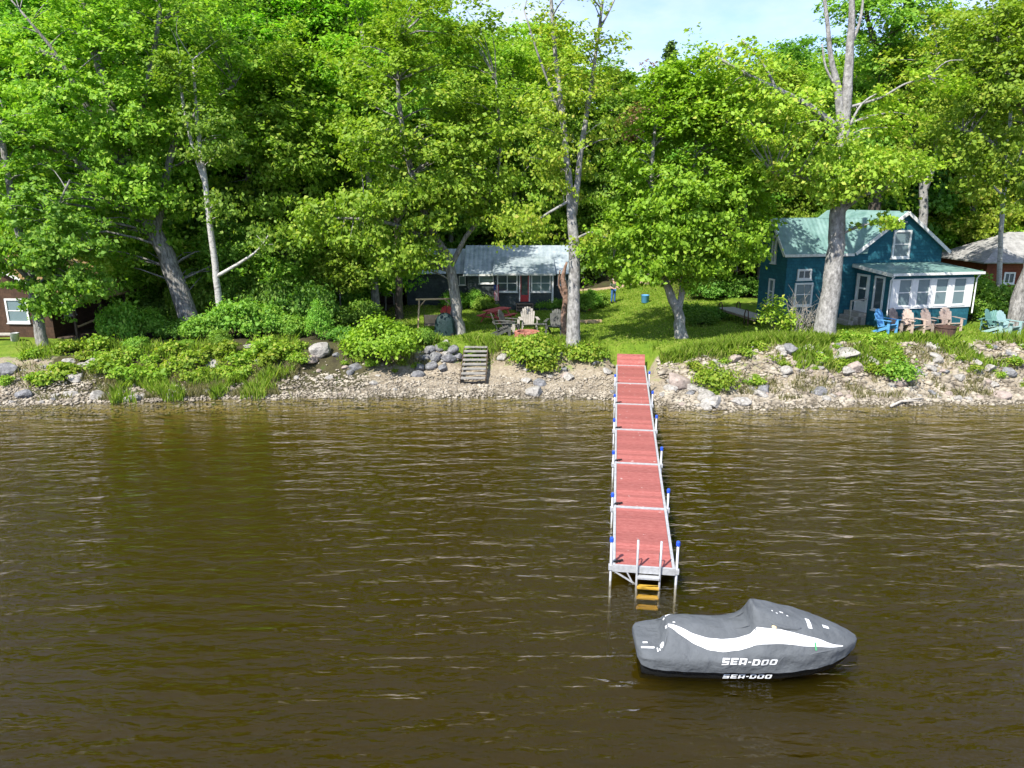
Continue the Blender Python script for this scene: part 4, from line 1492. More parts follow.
# posts, feet in the lake bed, blue caps
for i, yy in enumerate(ends[:6]):
    for sx in (-1, 1):
        x = sx * (DW / 2 + .055)
        off = .06 if i == 0 else (.0 if sx < 0 else .12)
        wxp = A0.x + math.cos(dang) * x - math.sin(dang) * (yy + off)
        wyp = A0.y + math.sin(dang) * x + math.cos(dang) * (yy + off)
        zb = gz(wxp, wyp) - DZ0 - (yy * math.sin(slope)) - .1
        top = .48 if sx > 0 else .34
        if i == 0:
            top = .60
        pm = MB().tube([(x, yy + off, zb), (x, yy + off, top)], .027, 10).build('post', 'alu', dock, True)
        cp = MB().lathe([(.042, top - .07), (.042, top + .01), (.03, top + .03), (.005, top + .034)], 10, (x, yy + off, 0)).build('post_cap', 'blue_cap', pm)
        bm_ = MB().box(x - .05, x + .05, yy + off - .05, yy + off + .05, -.12, -.015).build('bracket', 'alu', pm)
for yy in (0.15, 3.15, 6.25, 9.3, 12.3):
    m4 = Matrix.Translation((-DW / 2 + .1, yy, .0)) @ Matrix.Rotation(.5, 4, 'Z')
    c = MB()
    c.box(-.11, .11, -.016, .016, .03, .055, m4)
    c.box(-.05, -.02, -.014, .014, -.002, .034, m4)
    c.box(.02, .05, -.014, .014, -.002, .034, m4)
    c.build('cleat', 'black', dock)
# braces under the end
MB().beam((-DW / 2, .03, -.13), (-.15, .02, -.42), .03, .03).beam((-.35, .02, -.13), (-.2, .02, -.42), .03, .03).build('brace', 'alu', dock)
lad = bpy.data.objects.new('ladder', None)
COL.objects.link(lad)
lad.parent = dock
lx0, lx1 = -.14, .34
for x in (lx0, lx1):
    MB().tube([(x, .24, .0), (x, .25, .16), (x, .21, .26), (x, .12, .30), (x, .04, .24), (x, -.02, .14)], .013, 8).build('handle', 'rust', lad, True)
    MB().tube([(x, -.05, .66), (x, -.05, .0), (x, -.07, -.5), (x, -.09, -1.0)], .024, 10).build('rail', 'alu', lad, True)
for z, mname in ((-.19, 'alu'), (-.42, 'yellow'), (-.66, 'yellow'), (-.90, 'yellow')):
    MB().box(lx0 + .01, lx1 - .01, -.13, .0, z - .02, z + .02).build('tread', mname, lad)

# ------------------------------------------------------------------ the covered watercraft
ski = thing('jet_ski', 'jet ski under a fitted slate grey cover with a white swoosh, floating beside the dock', 'jet ski', (0, 0, 0))
sc_ = PZ(742, 668, .0)
ski.location = (sc_.x + .09, 11.45, 0.02)
ski.scale = (1.02, 1, .98)
ski.rotation_euler = (0, math.radians(-.6), math.radians(-2))
T = [  # x, hem z, hem half width, gunwale z, gunwale half width, shoulder z, shoulder half width, top half width, top z
    (-1.90, .30, .34, .38, .36, .46, .30, .18, .50),
    (-1.84, .22, .46, .36, .48, .46, .42, .24, .50),
    (-1.65, .19, .54, .38, .56, .48, .46, .26, .515),
    (-1.50, .18, .565, .40, .58, .50, .45, .24, .53),
    (-1.42, .18, .575, .41, .59, .56, .41, .20, .66),
    (-1.37, .18, .575, .41, .59, .63, .39, .19, .77),
    (-1.28, .18, .58, .42, .60, .66, .37, .19, .80),
    (-1.0, .17, .59, .43, .61, .66, .37, .19, .81),
    (-.5, .17, .60, .45, .62, .64, .39, .18, .775),
    (-.22, .17, .60, .47, .62, .66, .40, .17, .755),
    (-.06, .17, .60, .49, .62, .71, .41, .18, .78),
    (-.01, .17, .60, .50, .62, .75, .42, .19, .82),
    (.03, .17, .60, .50, .62, .78, .42, .17, .97),
    (.05, .17, .60, .51, .62, .80, .43, .14, 1.16),
    (.13, .17, .60, .51, .62, .84, .44, .24, 1.115),
    (.45, .18, .59, .52, .61, .84, .43, .28, 1.035),
    (.75, .20, .57, .53, .59, .80, .41, .27, .96),
    (1.05, .23, .52, .53, .54, .74, .38, .24, .87),
    (1.35, .27, .43, .53, .46, .66, .33, .20, .76),
    (1.60, .33, .31, .52, .34, .60, .25, .14, .66),
    (1.78, .39, .17, .51, .20, .55, .15, .08, .57),
    (1.86, .44, .05, .50, .07, .52, .05, .03, .52)]
TA = np.array(T)
TX = TA[:, 0]


def prof(x):
    r = [float(np.interp(x, TX, TA[:, k])) for k in range(1, 9)]
    return r


def surf(x, v, off=0.0):
    """v: -1 hem on the far side .. 0 ridge .. 1 hem on the near side (negative y is the camera's side)"""
    zb, wb, zg, wg, zs, ws, wt, zt = prof(x)
    t = abs(v)
    K = [(0, zt + .02), (wt * .85, zt), (ws, zs), (wg, zg), (wb, zb)]
    tk = [0, .25, .5, .75, 1.0]
    # catmull-rom between the five control points
    i = min(int(t / .25), 3)
    u = (t - tk[i]) / .25
    p1, p2 = K[i], K[i + 1]
    p0 = K[i - 1] if i else (-K[1][0], K[1][1])
    p3 = K[i + 2] if i + 2 < 5 else (2 * p2[0] - p1[0], 2 * p2[1] - p1[1])
    c = []
    for k in (0, 1):
        m1 = (p2[k] - p0[k]) * .38
        m2 = (p3[k] - p1[k]) * .38
        c.append((2 * u ** 3 - 3 * u ** 2 + 1) * p1[k] + (u ** 3 - 2 * u ** 2 + u) * m1 + (-2 * u ** 3 + 3 * u ** 2) * p2[k] + (u ** 3 - u ** 2) * m2)
    y, z = c
    # cloth: shallow puckers along the hem and loose folds
    y += .010 * math.sin(x * 21) * max(0, t - .6) + .016 * mnoise.noise(Vector((x * 3, v * 3, 1))) * (t > .1) + .012 * mnoise.ridged_multi_fractal(Vector((x * 1.6 + v * 1.2, v * 2.2 - x * .5, 4)), 1, 2, 3, 1, 2) * (t > .1)
    z += .012 * mnoise.noise(Vector((x * 3.5, v * 2.5, 9)))
    return Vector((x, -y if v > 0 else y, z))


def surf_off(x, v, off):
    e = .01
    p = surf(x, v)
    a = surf(min(x + e, 1.86), v) - surf(max(x - e, -1.9), v)
    b = surf(x, min(v + e, 1)) - surf(x, max(v - e, -1))
    n = a.cross(b)
    if n.length < 1e-9:
        n = Vector((0, 0, 1))
    n.normalize()
    if n.z < 0 and abs(v) < .6:
        n = -n
    if abs(v) >= .6 and n.y * (-1 if v > 0 else 1) < 0:
        n = -n
    return p + n * off


nxs, nvs = 150, 64
gxs = np.linspace(-1.9, 1.86, nxs)
gvs = np.linspace(-1, 1, nvs + 1)
mb = MB()
for x in gxs:
    for v in gvs:
        mb.v.append(tuple(surf(x, v)))
for i in range(nxs - 1):
    for j in range(nvs):
        a = i * (nvs + 1) + j
        mb.f.append((a, a + 1, a + nvs + 2, a + nvs + 1))
mb.f.append(tuple(range(nvs + 1)))
mb.f.append(tuple((nxs - 1) * (nvs + 1) + j for j in range(nvs + 1))[::-1])
cover = mb.build('cover', 'cover', ski, True)


def v_at_z(x, z):
    lo, hi = 0.0, 1.0
    for _ in range(30):
        m_ = (lo + hi) / 2
        if surf(x, m_).z > z:
            lo = m_
        else:
            hi = m_
    return lo


def strip_patch(name, xs, v0, v1, m, off=.006, n=8):
    mb = MB()
    for x, a, b in zip(xs, v0, v1):
        for k in range(n + 1):
            mb.v.append(tuple(surf_off(x, a + (b - a) * k / n, off)))
    for i in range(len(xs) - 1):
        for k in range(n):
            a = i * (n + 1) + k
            mb.f.append((a, a + 1, a + n + 2, a + n + 1))
    return mb.build(name, m, cover, True)


# the white swoosh on both flanks: upper and lower edge as girth position
sx_ = np.linspace(-1.40, 1.50, 70)
up_ = np.interp(sx_, [-1.40, -1.25, -1.0, -.75, -.5, -.25, 0, .3, .7, 1.1, 1.50], [.12, .24, .39, .455, .46, .44, .425, .43, .46, .53, .66])
lo_ = np.interp(sx_, [-1.40, -1.25, -1.0, -.75, -.5, -.25, 0, .3, .7, 1.1, 1.50], [.20, .38, .55, .625, .64, .63, .61, .61, .625, .645, .68])
strip_patch('swoosh', sx_, up_, lo_, 'cover_white')
far_ = .10 * np.clip(1 - np.abs(sx_ + .05) / .6, 0, 1)
strip_patch('swoosh', sx_, -up_ - far_, -lo_ - far_ * .3, 'cover_white')
# small white marks: bow logo dashes and stern markings
strip_patch('bow_mark', np.linspace(.86, .98, 8), [.10 + .0 * k for k in range(8)], [.36 + .0 * k for k in range(8)], 'cover_white', .006, 8) if False else None
xs8 = np.linspace(.93, 1.0, 6)
strip_patch('bow_mark', xs8, [.12] * 6, [.36] * 6, 'cover_white')
strip_patch('bow_mark', np.linspace(1.22, 1.33, 6), [.15] * 6, [.24] * 6, 'cover_white')
strip_patch('stern_mark', np.linspace(-1.84, -1.62, 10), [.38] * 10, [.42] * 10, 'cover_white')
strip_patch('stern_mark', np.linspace(-1.80, -1.72, 6), [.27] * 6, [.31] * 6, 'cover_white')
# round stern badge and small bars
for (cx, cv, r) in [(-1.49, .40, .035)]:
    xs_, a_, b_ = [], [], []
    for k in range(13):
        q = math.cos(PI * k / 12)
        xs_.append(cx - r * q)
        hh = math.sin(PI * k / 12) * .05
        a_.append(cv - hh)
        b_.append(cv + hh)
    strip_patch('stern_badge', xs_, a_, b_, 'cover_white')
strip_patch('stern_mark', np.linspace(-1.585, -1.565, 3), [.42] * 3, [.52] * 3, 'cover_white')
strip_patch('stern_mark', np.linspace(-1.545, -1.53, 3), [.44] * 3, [.50] * 3, 'cover_white')
for (x0, x1, va, vb) in [(.42, .45, .16, .18), (.50, .56, .10, .12), (.60, .63, .15, .18), (.36, .38, .12, .15), (-1.28, -1.24, .12, .16)]:
    strip_patch('scuff', np.linspace(x0, x1, 4), [va] * 4, [vb] * 4, 'cover_white')
strip_patch('strap', np.linspace(.985, 1.015, 3), [.585] * 3, [.69] * 3, 'strap_green', .012)
strip_patch('tag', np.linspace(.30, .37, 5), [.40, .395, .395, .40, .405], [.425, .43, .43, .43, .43], 'tan_tag', .012)
# mirror folds under the handlebars on both sides: raised pleats of the cover
for sgn in (1, -1):
    pl = [surf_off(x, sgn * v, -.012) for x, v in ((.20, .30), (.34, .38), (.52, .41), (.72, .40), (.84, .37))]
    MB().tube(pl, [.012, .032, .038, .030, .010], 10).build('pleat', 'cover', cover, True)
    for (path, r) in ((((.62, .84), (.95, .74), (1.25, .71), (1.5, .73)), .018), (((.10, .02), (.12, .16), (.2, .27), (.22, .36)), .014), (((-1.42, .10), (-1.40, .30), (-1.5, .52), (-1.62, .82)), .016),
                      (((-1.0, .93), (-1.1, .75), (-1.22, .62)), .016), (((-.2, .94), (-.28, .82), (-.42, .72)), .014), (((.35, .95), (.42, .80), (.55, .72)), .014), (((-.65, .95), (-.7, .84), (-.82, .75)), .013),
                      (((.9, .10), (1.1, .28), (1.35, .48)), .014), (((-1.25, .04), (-.7, .22), (-.25, .25), (.0, .30)), .012)):
        pp_, rr2 = smooth_path([surf_off(x, sgn * v, -.55 * r) for x, v in path], [r * .5] + [r] * (len(path) - 2) + [r * .4], 4)
        MB().tube(pp_, rr2, 8).build('pleat', 'cover', cover, True)
    continue
    MB().tube(pl, [.004, .012, .012, .004], 6).build('pleat', 'cover', cover, True)

# letters, stroke by stroke on a 5 x 7 grid (sheared like the mark on the cover)
LET = {
    'S': [(0, 0, 5, 1.5), (3.5, 1.5, 5, 3), (0, 2.75, 5, 4.25), (0, 4, 1.5, 5.5), (0, 5.5, 5, 7)],
    'E': [(0, 0, 5, 1.5), (0, 1.5, 1.5, 5.5), (1.5, 2.75, 4.4, 4.25), (0, 5.5, 5, 7)],
    'A': [(0, 0, 1.5, 5.5), (3.5, 0, 5, 5.5), (0, 5.5, 5, 7), (1.5, 1.4, 3.5, 2.7)],
    'D': [(0, 0, 4.2, 1.5), (0, 1.5, 1.5, 5.5), (3.6, 1.0, 5.1, 6.0), (0, 5.5, 4.2, 7)],
    'O': [(.5, 0, 4.6, 1.5), (0, .8, 1.5, 6.2), (3.6, .8, 5.1, 6.2), (.5, 5.5, 4.6, 7)],
    '-': [(0, 2.75, 2, 4.25)]}


def lettering(place, width, height):
    mb = MB()
    adv = {'-': 3.0}
    total = sum(adv.get(c, 6.1) for c in 'SEA-DOO')
    u = width / total
    hz = height / 7
    x = 0
    li = 0
    for c in 'SEA-DOO':
        for (a, b, c2, d) in LET[c]:
            n = 3
            base = len(mb.v)
            for i in range(n + 1):
                for j in range(2):
                    yy = (b if j == 0 else d)
                    xx = a + (c2 - a) * i / n
                    mb.v.append(tuple(place((x + xx + yy * .16) * u, yy * hz, .0004 * li)))
            for i in range(n):
                q = base + i * 2
                mb.f.append((q, q + 2, q + 3, q + 1))
            li += 1
        x += adv.get(c, 6.1)
    return mb


lw = .92


def on_cover(s, z, e):
    x = -.56 + s
    zz = .36 + z
    return surf_off(x, v_at_z(x, zz), .008 + e)


mb = lettering(on_cover, lw, .115)
mb.build('lettering', 'cover_white', cover, recalc=True)
# hull: black, just above and below the water
H_ = [(-1.82, .40, .16), (-1.5, .50, .16), (-.5, .55, .17), (.5, .54, .18), (1.0, .47, .20), (1.4, .35, .25), (1.7, .18, .33), (1.83, .04, .40)]
mb = MB()
for (x, w, zt) in H_:
    z2 = zt + .12
    zl = -.28 + max(0, x - .6) * .42
    for (y, z) in ((-w * .9, z2), (-w * 1.0, zt), (-w * .98, max(zt - .16, zl + .05)), (-w * .6, zl + .06), (0, zl), (w * .6, zl + .06), (w * .98, max(zt - .16, zl + .05)), (w, zt), (w * .9, z2)):
        mb.v.append((x, y, z))
for i in range(len(H_) - 1):
    for j in range(8):
        a = i * 9 + j
        mb.f.append((a, a + 1, a + 10, a + 9))
mb.f.append(tuple(range(9)))
mb.f.append(tuple(63 + j for j in range(9))[::-1])
hull = mb.build('hull', 'hull', ski, True)


def on_hull(s, z, e):
    x = -.50 + s
    w = float(np.interp(x, [q[0] for q in H_], [q[1] for q in H_]))
    zt = float(np.interp(x, [q[0] for q in H_], [q[2] for q in H_]))
    return Vector((x, -w * (.985 + .012 * (z / .1)) - .012 - e, zt - .15 + z))


lettering(on_hull, .82, .085).build('lettering', 'cover_white', hull)


# ------------------------------------------------------------------ houses
def window(root, x, z, w, h, y, axis='x', side=-1, fr=.09, split='h', pane='glass', name='window', depth=.06, fm='white', bars=None):
    """a window on a wall; axis 'x': wall runs along local x at local y; axis 'y': wall runs along y at local x=y.
    side: direction the wall faces along the other axis"""
    mb = MB()
    o0, o1 = (y, y + side * depth) if side > 0 else (y + side * depth, y)

    def bx(a0, a1, z0, z1, d0=o0, d1=o1, m_=mb):
        if axis == 'x':
            m_.box(a0, a1, d0, d1, z0, z1)
        else:
            m_.box(d0, d1, a0, a1, z0, z1)
    bx(x, x + fr, z, z + h)
    bx(x + w - fr, x + w, z, z + h)
    bx(x + fr, x + w - fr, z + h - fr, z + h)
    bx(x + fr, x + w - fr, z, z + fr)
    fo = mb.build('window_frame', fm, root)
    fo.name = 'window'
    sm = MB()
    if side > 0:
        s0, s1 = y + .005, y + depth * .6
        p0, p1 = y + .003, y + .012
        q0, q1 = y, y + depth * 1.6
    else:
        s0, s1 = y - depth * .6, y - .005
        p0, p1 = y - .012, y - .003
        q0, q1 = y - depth * 1.6, y
    if split in ('h', 'hv'):
        bx(x + fr, x + w - fr, z + h * .5 - .022, z + h * .5 + .022, s0, s1, sm)
    if split == 'v':
        bx(x + w * .5 - .022, x + w * .5 + .022, z + fr, z + h - fr, s0, s1, sm)
    if split == 'hv':
        bx(x + w * .5 - .03, x + w * .5 + .03, z + h * .5 + .023, z + h - fr, s0, s1, sm)
        bx(x + w * .5 - .03, x + w * .5 + .03, z + fr, z + h * .5 - .023, s0, s1, sm)
    if sm.v:
        sm.build('sash_bar', fm, fo)
    pm = MB()
    bx(x + fr, x + w - fr, z + fr, z + h - fr, p0, p1, pm)
    pm.build('pane', pane, fo)
    sl = MB()
    bx(x - .04, x + w + .04, z - .05, z - .002, q0, q1, sl)
    sl.build('sill', fm, fo)
    return fo


def gable_wall(mb, x0, x1, y0, y1, z0, ze, zr, axis='x'):
    """box with a gable: ridge runs along y (axis 'x' = gable faces +-y)"""
    xm = (x0 + x1) / 2
    if axis == 'x':
        mb.prism([(x0, z0), (x1, z0), (x1, ze), (xm, zr), (x0, ze)], y0, y1)
    else:
        # ridge along x
        ym = (y0 + y1) / 2
        m4 = Matrix(((0, 1, 0, 0), (1, 0, 0, 0), (0, 0, 1, 0), (0, 0, 0, 1)))
        mb.prism([(y0, z0), (y1, z0), (y1, ze), (ym, zr), (y0, ze)], x0, x1, m4)
    return mb


# --- teal house ---
TH = math.radians(12)
O = Vector((18.23, 35.37, gz(18.23, 35.37) - .06))
teal = thing('teal_house', 'teal shingled house with teal metal roof and a white windowed porch', 'house', O, TH)
pw, pd, gw, lw_, ld = 4.57, 2.71, 5.0, 3.96, 2.5
ZE, ZR = 3.72, 5.55      # main eave and ridge above base
mb = MB()
gable_wall(mb, 0, gw, pd, pd + 6.2, -.3, ZE, ZR)
mb.build('wall', 'teal_wall', teal)
mb = MB()
gable_wall(mb, -lw_, -.004, pd + .003, pd + ld, -.3, ZE - .02, 5.22, 'y')
mb.build('wall', 'teal_wall', teal)
mb = MB()
mb.prism([(0, -.3), (pw, -.3), (pw, 2.72), (0, 2.72)], 0, pd - .004)
mb.build('porch_wall', 'teal_wall', teal)
# roofs: slabs with overhang
rf = MB()
xm = gw / 2
ov, oh = .28, .22
sl_ = (ZR - ZE) / xm
yb = pd - oh
rf.slab([(-ov, yb, ZE - ov * sl_ + .07), (xm, yb, ZR + .07), (xm, pd + 6.4, ZR + .07), (-ov, pd + 6.4, ZE - ov * sl_ + .07)], .06)
rf.slab([(gw + ov, yb, ZE - ov * sl_ + .07), (xm, yb, ZR + .07), (xm, pd + 6.4, ZR + .07), (gw + ov, pd + 6.4, ZE - ov * sl_ + .07)], .06)
rf_main = rf.build('roof', M['teal_roof'], teal)
rf = MB()
ym = pd + ld / 2
sl2 = (5.22 - ZE + .02) / (ld / 2)
o2 = .2
rx0 = -lw_ - .3
rf.slab([(rx0, pd - o2, ZE - o2 * sl2 + .06), (.4, pd - o2, ZE - o2 * sl2 + .06), (1.9, ym, 5.28), (rx0, ym, 5.28)], .05)
rf.slab([(rx0, pd + ld + o2, ZE - o2 * sl2 + .06), (1.0, pd + ld + o2, ZE - o2 * sl2 + .06), (1.0, ym, 5.28), (rx0, ym, 5.28)], .05)
rf.build('roof', M['teal_roof'], teal)
rf = MB()
rf.slab([(-.22, -.3, 2.80), (pw + .3, -.3, 2.80), (pw + .3, pd - .003, 3.02), (-.22, pd - .003, 3.02)], .07)
rf.build('porch_roof', M['teal_roof'], teal)
# white trim: fascias, corner boards, porch band
tm = MB()
tm.beam((-ov, yb - .03, ZE - ov * sl_ + .0), (xm, yb - .03, ZR + .0), .04, .16, (0, 0, 1))
tm.beam((gw + ov, yb - .03, ZE - ov * sl_ + .0), (xm, yb - .03, ZR + .0), .04, .16, (0, 0, 1))
tm.build('bargeboard', 'white', teal)
tm = MB()
tm.box(rx0, -.35, pd - o2 - .045, pd - o2 - .005, ZE - o2 * sl2 - .06, ZE - o2 * sl2 + .07)
tm.beam((rx0 - .02, pd - o2, ZE - o2 * sl2), (rx0 - .02, ym, 5.21), .04, .15)
tm.beam((rx0 - .02, pd + ld + o2, ZE - o2 * sl2), (rx0 - .02, ym, 5.21), .04, .15)
tm.build('bargeboard', 'white_old', teal)
tm = MB()
tm.box(-.24, pw + .32, -.345, -.302, 2.68, 2.80)
tm.beam((-.235, -.3, 2.70), (-.235, pd - .01, 2.92), .03, .17)
tm.build('fascia', 'white_old', teal)
# porch window band: white boards with four double sash windows
bz0, bz1 = 1.17, 2.50
tm = MB()
nwin = 4
ww = .74
gap = (pw - .16 - nwin * ww) / (nwin + 1)
xx = .08
cur = .0
segs = []
tm.box(-.02, pw + .02, -.05, -.002, bz0 - .12, bz0 - .002)
for k in range(nwin + 1):
    tm.box(xx + (0 if k else -.1), xx + gap + (0 if k < nwin else .1), -.05, -.002, bz0, bz1)
    xx += gap + ww
tm.build('porch_trim', 'white', teal)
xx = .08 + gap
for k in range(nwin):
    window(teal, xx + .004, bz0 + .003, ww - .008, bz1 - bz0 - .006, 0, 'x', -1, .05, 'h', 'glass_pale', depth=.045)
    xx += gap + ww
# downpipes
for x in (-.10, pw + .10):
    MB().tube([(x, -.26, 2.66), (x - (.04 if x < 1 else -.02), -.09, 2.45), (x - (.04 if x < 1 else -.02), -.09, .95), (x - .1, -.22, .75)], .035, 8).build('downpipe', 'white', teal, True)
# gable window, vents
window(teal, gw / 2 - .55, 3.25, 1.05, 1.42, pd, 'x', -1, .1, 'h', 'glass_pale')
MB().box(gw / 2 - .16, gw / 2 - .03, pd - .03, pd - .002, 5.05, 5.1).box(gw / 2 + .03, gw / 2 + .16, pd - .03, pd - .002, 5.05, 5.1).build('gable_vent', 'white', teal)
# left wing windows
yw = pd + .003
window(teal, -3.35, 2.25, .80, .54, yw, 'x', -1, .1, 'v', 'glass')
window(teal, -3.42, .92, 1.02, 1.30 - .12, yw, 'x', -1, .09, 'h', 'glass_pale')
window(teal, -1.78, .92, .7, 1.18, yw, 'x', -1, .09, 'h', 'glass_pale')
window(teal, -1.72, 2.25, .45, .54, yw, 'x', -1, .09, 'v', 'glass')
window(teal, pd + ld / 2 - .24, 3.0, .42, 1.4, -lw_, 'y', -1, .09, 'h', 'glass_pale')
window(teal, pd + ld / 2 - .30, .9, .5, 1.3, -lw_, 'y', -1, .08, 'h', 'glass_pale')
# porch side: door and tall window
window(teal, .45, .88, .72, 1.68, 0, 'y', -1, .09, 'none', 'glass')
dr_ = MB()
y0 = 1.62
D = .34
dr_.box(-.06, -.002, y0 - .08, y0, .05 + D, 2.2 + D)
dr_.box(-.06, -.002, y0 + .8, y0 + .88, .05 + D, 2.2 + D)
dr_.box(-.06, -.002, y0, y0 + .8, 2.1 + D, 2.2 + D)
dr_.box(-.04, -.002, y0, y0 + .8, .05 + D, .85 + D)
dr_.box(-.04, -.002, y0, y0 + .12, .85 + D, 2.1 + D)
dr_.box(-.04, -.002, y0 + .68, y0 + .8, .85 + D, 2.1 + D)
dr_.box(-.04, -.002, y0 + .12, y0 + .68, 1.45 + D, 1.53 + D)
dor = dr_.build('door', 'white', teal)
MB().box(-.02, -.003, y0 + .12, y0 + .68, .85 + D, 1.45 + D).box(-.02, -.003, y0 + .12, y0 + .68, 1.53 + D, 2.1 + D).build('pane', 'glass', dor)
MB().lathe([(.0, 0), (.03, .01), (.03, .05), (0, .06)], 8, (-.09, y0 + .07, 1.02 + D)).build('handle', 'alu', dor, True)
st_ = MB()
for k in range(3):
    st_.box(-.5 - k * .26, -.06 - k * .26 + (.0 if k else 0), y0 - .15, y0 + 1.0, .0 - .3, (.32 + D) - k * .2 - .002 * k)
st_.build('step', 'wood_grey', teal)
MB().beam((-.95, y0 - .1, .0), (-.95, y0 - .1, 1.3), .07, .07, (1, 0, 0)).beam((-.95, y0 - .1, 1.28), (-.1, y0 - .1, 1.34), .06, .06).build('handrail', 'wood_grey', teal)
# dark thing on the far side of the left wall: a small barbecue
# --- charcoal cottage ---
base_y = 48.4
cz = gz(-2.7, base_y)
x0w = PY(468, 300, base_y).x
x1w = PY(574, 300, base_y).x
cab = thing('charcoal_cottage', 'low charcoal shingled cottage with blue-grey metal roof and red door', 'cottage', (x0w, base_y, cz))
W = x1w - x0w
dep = 5.2
ez = PY(468, 272, base_y).z - cz
rzr = PY(468, 246.5, base_y + dep / 2).z - cz
gable_wall(MB(), 0, W, 0, dep, -.3, ez, rzr, 'y').build('wall', 'dark_wall', cab)
px0, px1 = PY(495, 300, 47.4).x - x0w, PY(553, 300, 47.4).x - x0w
peave = PY(520, 273.5, 47.3).z - cz
MB().box(px0, px1, -1.0, -.004, -.3, peave - .04).build('porch_wall', 'dark_wall', cab)
rf = MB()
slm = (rzr - ez) / (dep / 2)
rf.slab([(-.25, -.3, ez - .3 * slm + .08), (W + .25, -.3, ez - .3 * slm + .08), (W + .25, dep / 2, rzr + .08), (-.25, dep / 2, rzr + .08)], .05)
rf.slab([(-.25, dep + .3, ez - .3 * slm + .08), (W + .25, dep + .3, ez - .3 * slm + .08), (W + .25, dep / 2, rzr + .08), (-.25, dep / 2, rzr + .08)], .05)
rf.build('roof', M['blue_roof'], cab)
rf = MB()
rf.slab([(px0 - .12, -1.3, peave + .02), (px1 + .12, -1.3, peave + .02), (px1 + .12, 1.35, ez + 1.35 * slm + .13), (px0 - .12, 1.35, ez + 1.35 * slm + .13)], .05)
rf.build('porch_roof', M['blue_roof'], cab)
tm = MB()
tm.box(px0 - .14, px1 + .14, -1.345, -1.303, peave - .10, peave + .02)
tm.box(-.27, px0 - .16, -.345, -.303, ez - .3 * slm - .05, ez - .3 * slm + .06)
tm.build('fascia', 'white_old', cab)


def cx_(px, y=47.4):
    return PY(px, 300, y).x - x0w


def cz_(py, y=47.4):
    return PY(512, py, y).z - cz


yp = -1.0
window(cab, cx_(479, base_y), cz_(283.5, base_y), cx_(494, base_y) - cx_(479, base_y), cz_(273.5, base_y) - cz_(283.5, base_y), 0, 'x', -1, .07, 'none', 'glass_pale')
window(cab, cx_(497), cz_(292), cx_(517.6) - cx_(497), cz_(274.2) - cz_(292), yp, 'x', -1, .08, 'hv', 'glass')
window(cab, cx_(531), cz_(292), cx_(550.5) - cx_(531), cz_(274.2) - cz_(292), yp, 'x', -1, .08, 'hv', 'glass_pale')
window(cab, cx_(557, base_y), cz_(285, base_y), .55, .75, 0, 'x', -1, .07, 'h', 'glass_pale')
# door
d0, d1, dzb, dzt = cx_(519), cx_(530), cz_(301.5), cz_(274.2)
dm = MB()
dm.box(d0, d0 + .08, yp - .05, yp - .002, dzb, dzt)
dm.box(d1 - .08, d1, yp - .05, yp - .002, dzb, dzt)
dm.box(d0 + .08, d1 - .08, yp - .05, yp - .002, dzt - .06, dzt)
dmo = dm.build('door_frame', 'white', cab)
dm = MB()
dm.box(d0 + .082, d1 - .082, yp - .035, yp - .002, dzb, dzb + .42)
dm.box(d0 + .082, d0 + .14, yp - .035, yp - .002, dzb + .42, dzt - .062)
dm.box(d1 - .14, d1 - .082, yp - .035, yp - .002, dzb + .42, dzt - .062)
do_ = dm.build('door', 'red_paint', cab)
MB().box(d0 + .14, d1 - .14, yp - .02, yp - .003, dzb + .42, dzt - .062).build('pane', 'glass', do_)
MB().box(px1 - .1, px1 + .02, yp - .06, yp - .002, -.2, cz_(274)).build('corner_board', 'white', cab)
stp = MB()
sxa, sxb = cx_(517, 46.2), cx_(533, 46.2)
for k in range(4):
    stp.box(sxa, sxb, yp - .3 - .27 * k - .02, yp - .03 - .27 * k, dzb - .1 - .17 * k - .05, dzb - .1 - .17 * k)
    stp.box(sxa + .04, sxb - .04, yp - .06 - .27 * k - .005, yp - .04 - .27 * k, dzb - .1 - .17 * k - .16, dzb - .1 - .17 * k - .052)
stp.beam((sxa - .03, yp - .02, dzb - .2), (sxa - .03, yp - 1.15, dzb - .85), .05, .2).beam((sxb + .03, yp - .02, dzb - .2), (sxb + .03, yp - 1.15, dzb - .85), .05, .2)
stp.build('steps', 'wood_step', cab)
# left wing, set back
wx0 = PY(408, 300, 50).x - x0w
gable_wall(MB(), wx0, -.004, 1.2, 5.0, -.3, ez - .1, rzr - .25, 'y').build('wall', 'dark_wall', cab)
rf = MB()
slw = (rzr - .25 - ez + .1) / 1.9
rf.slab([(wx0 - .2, .95, ez - .1 - .25 * slw + .07), (-.26, .95, ez - .1 - .25 * slw + .07), (-.26, 3.1, rzr - .18), (wx0 - .2, 3.1, rzr - .18)], .05)
rf.slab([(wx0 - .2, 5.25, ez - .1 - .25 * slw + .07), (-.26, 5.25, ez - .1 - .25 * slw + .07), (-.26, 3.1, rzr - .18), (wx0 - .2, 3.1, rzr - .18)], .05)
rf.build('roof', M['blue_roof'], cab)
window(cab, PY(459, 280, 49.6).x - x0w, PY(459, 285, 49.6).z - cz, .45, .62, 1.2, 'x', -1, .05, 'none', 'glass_pale')
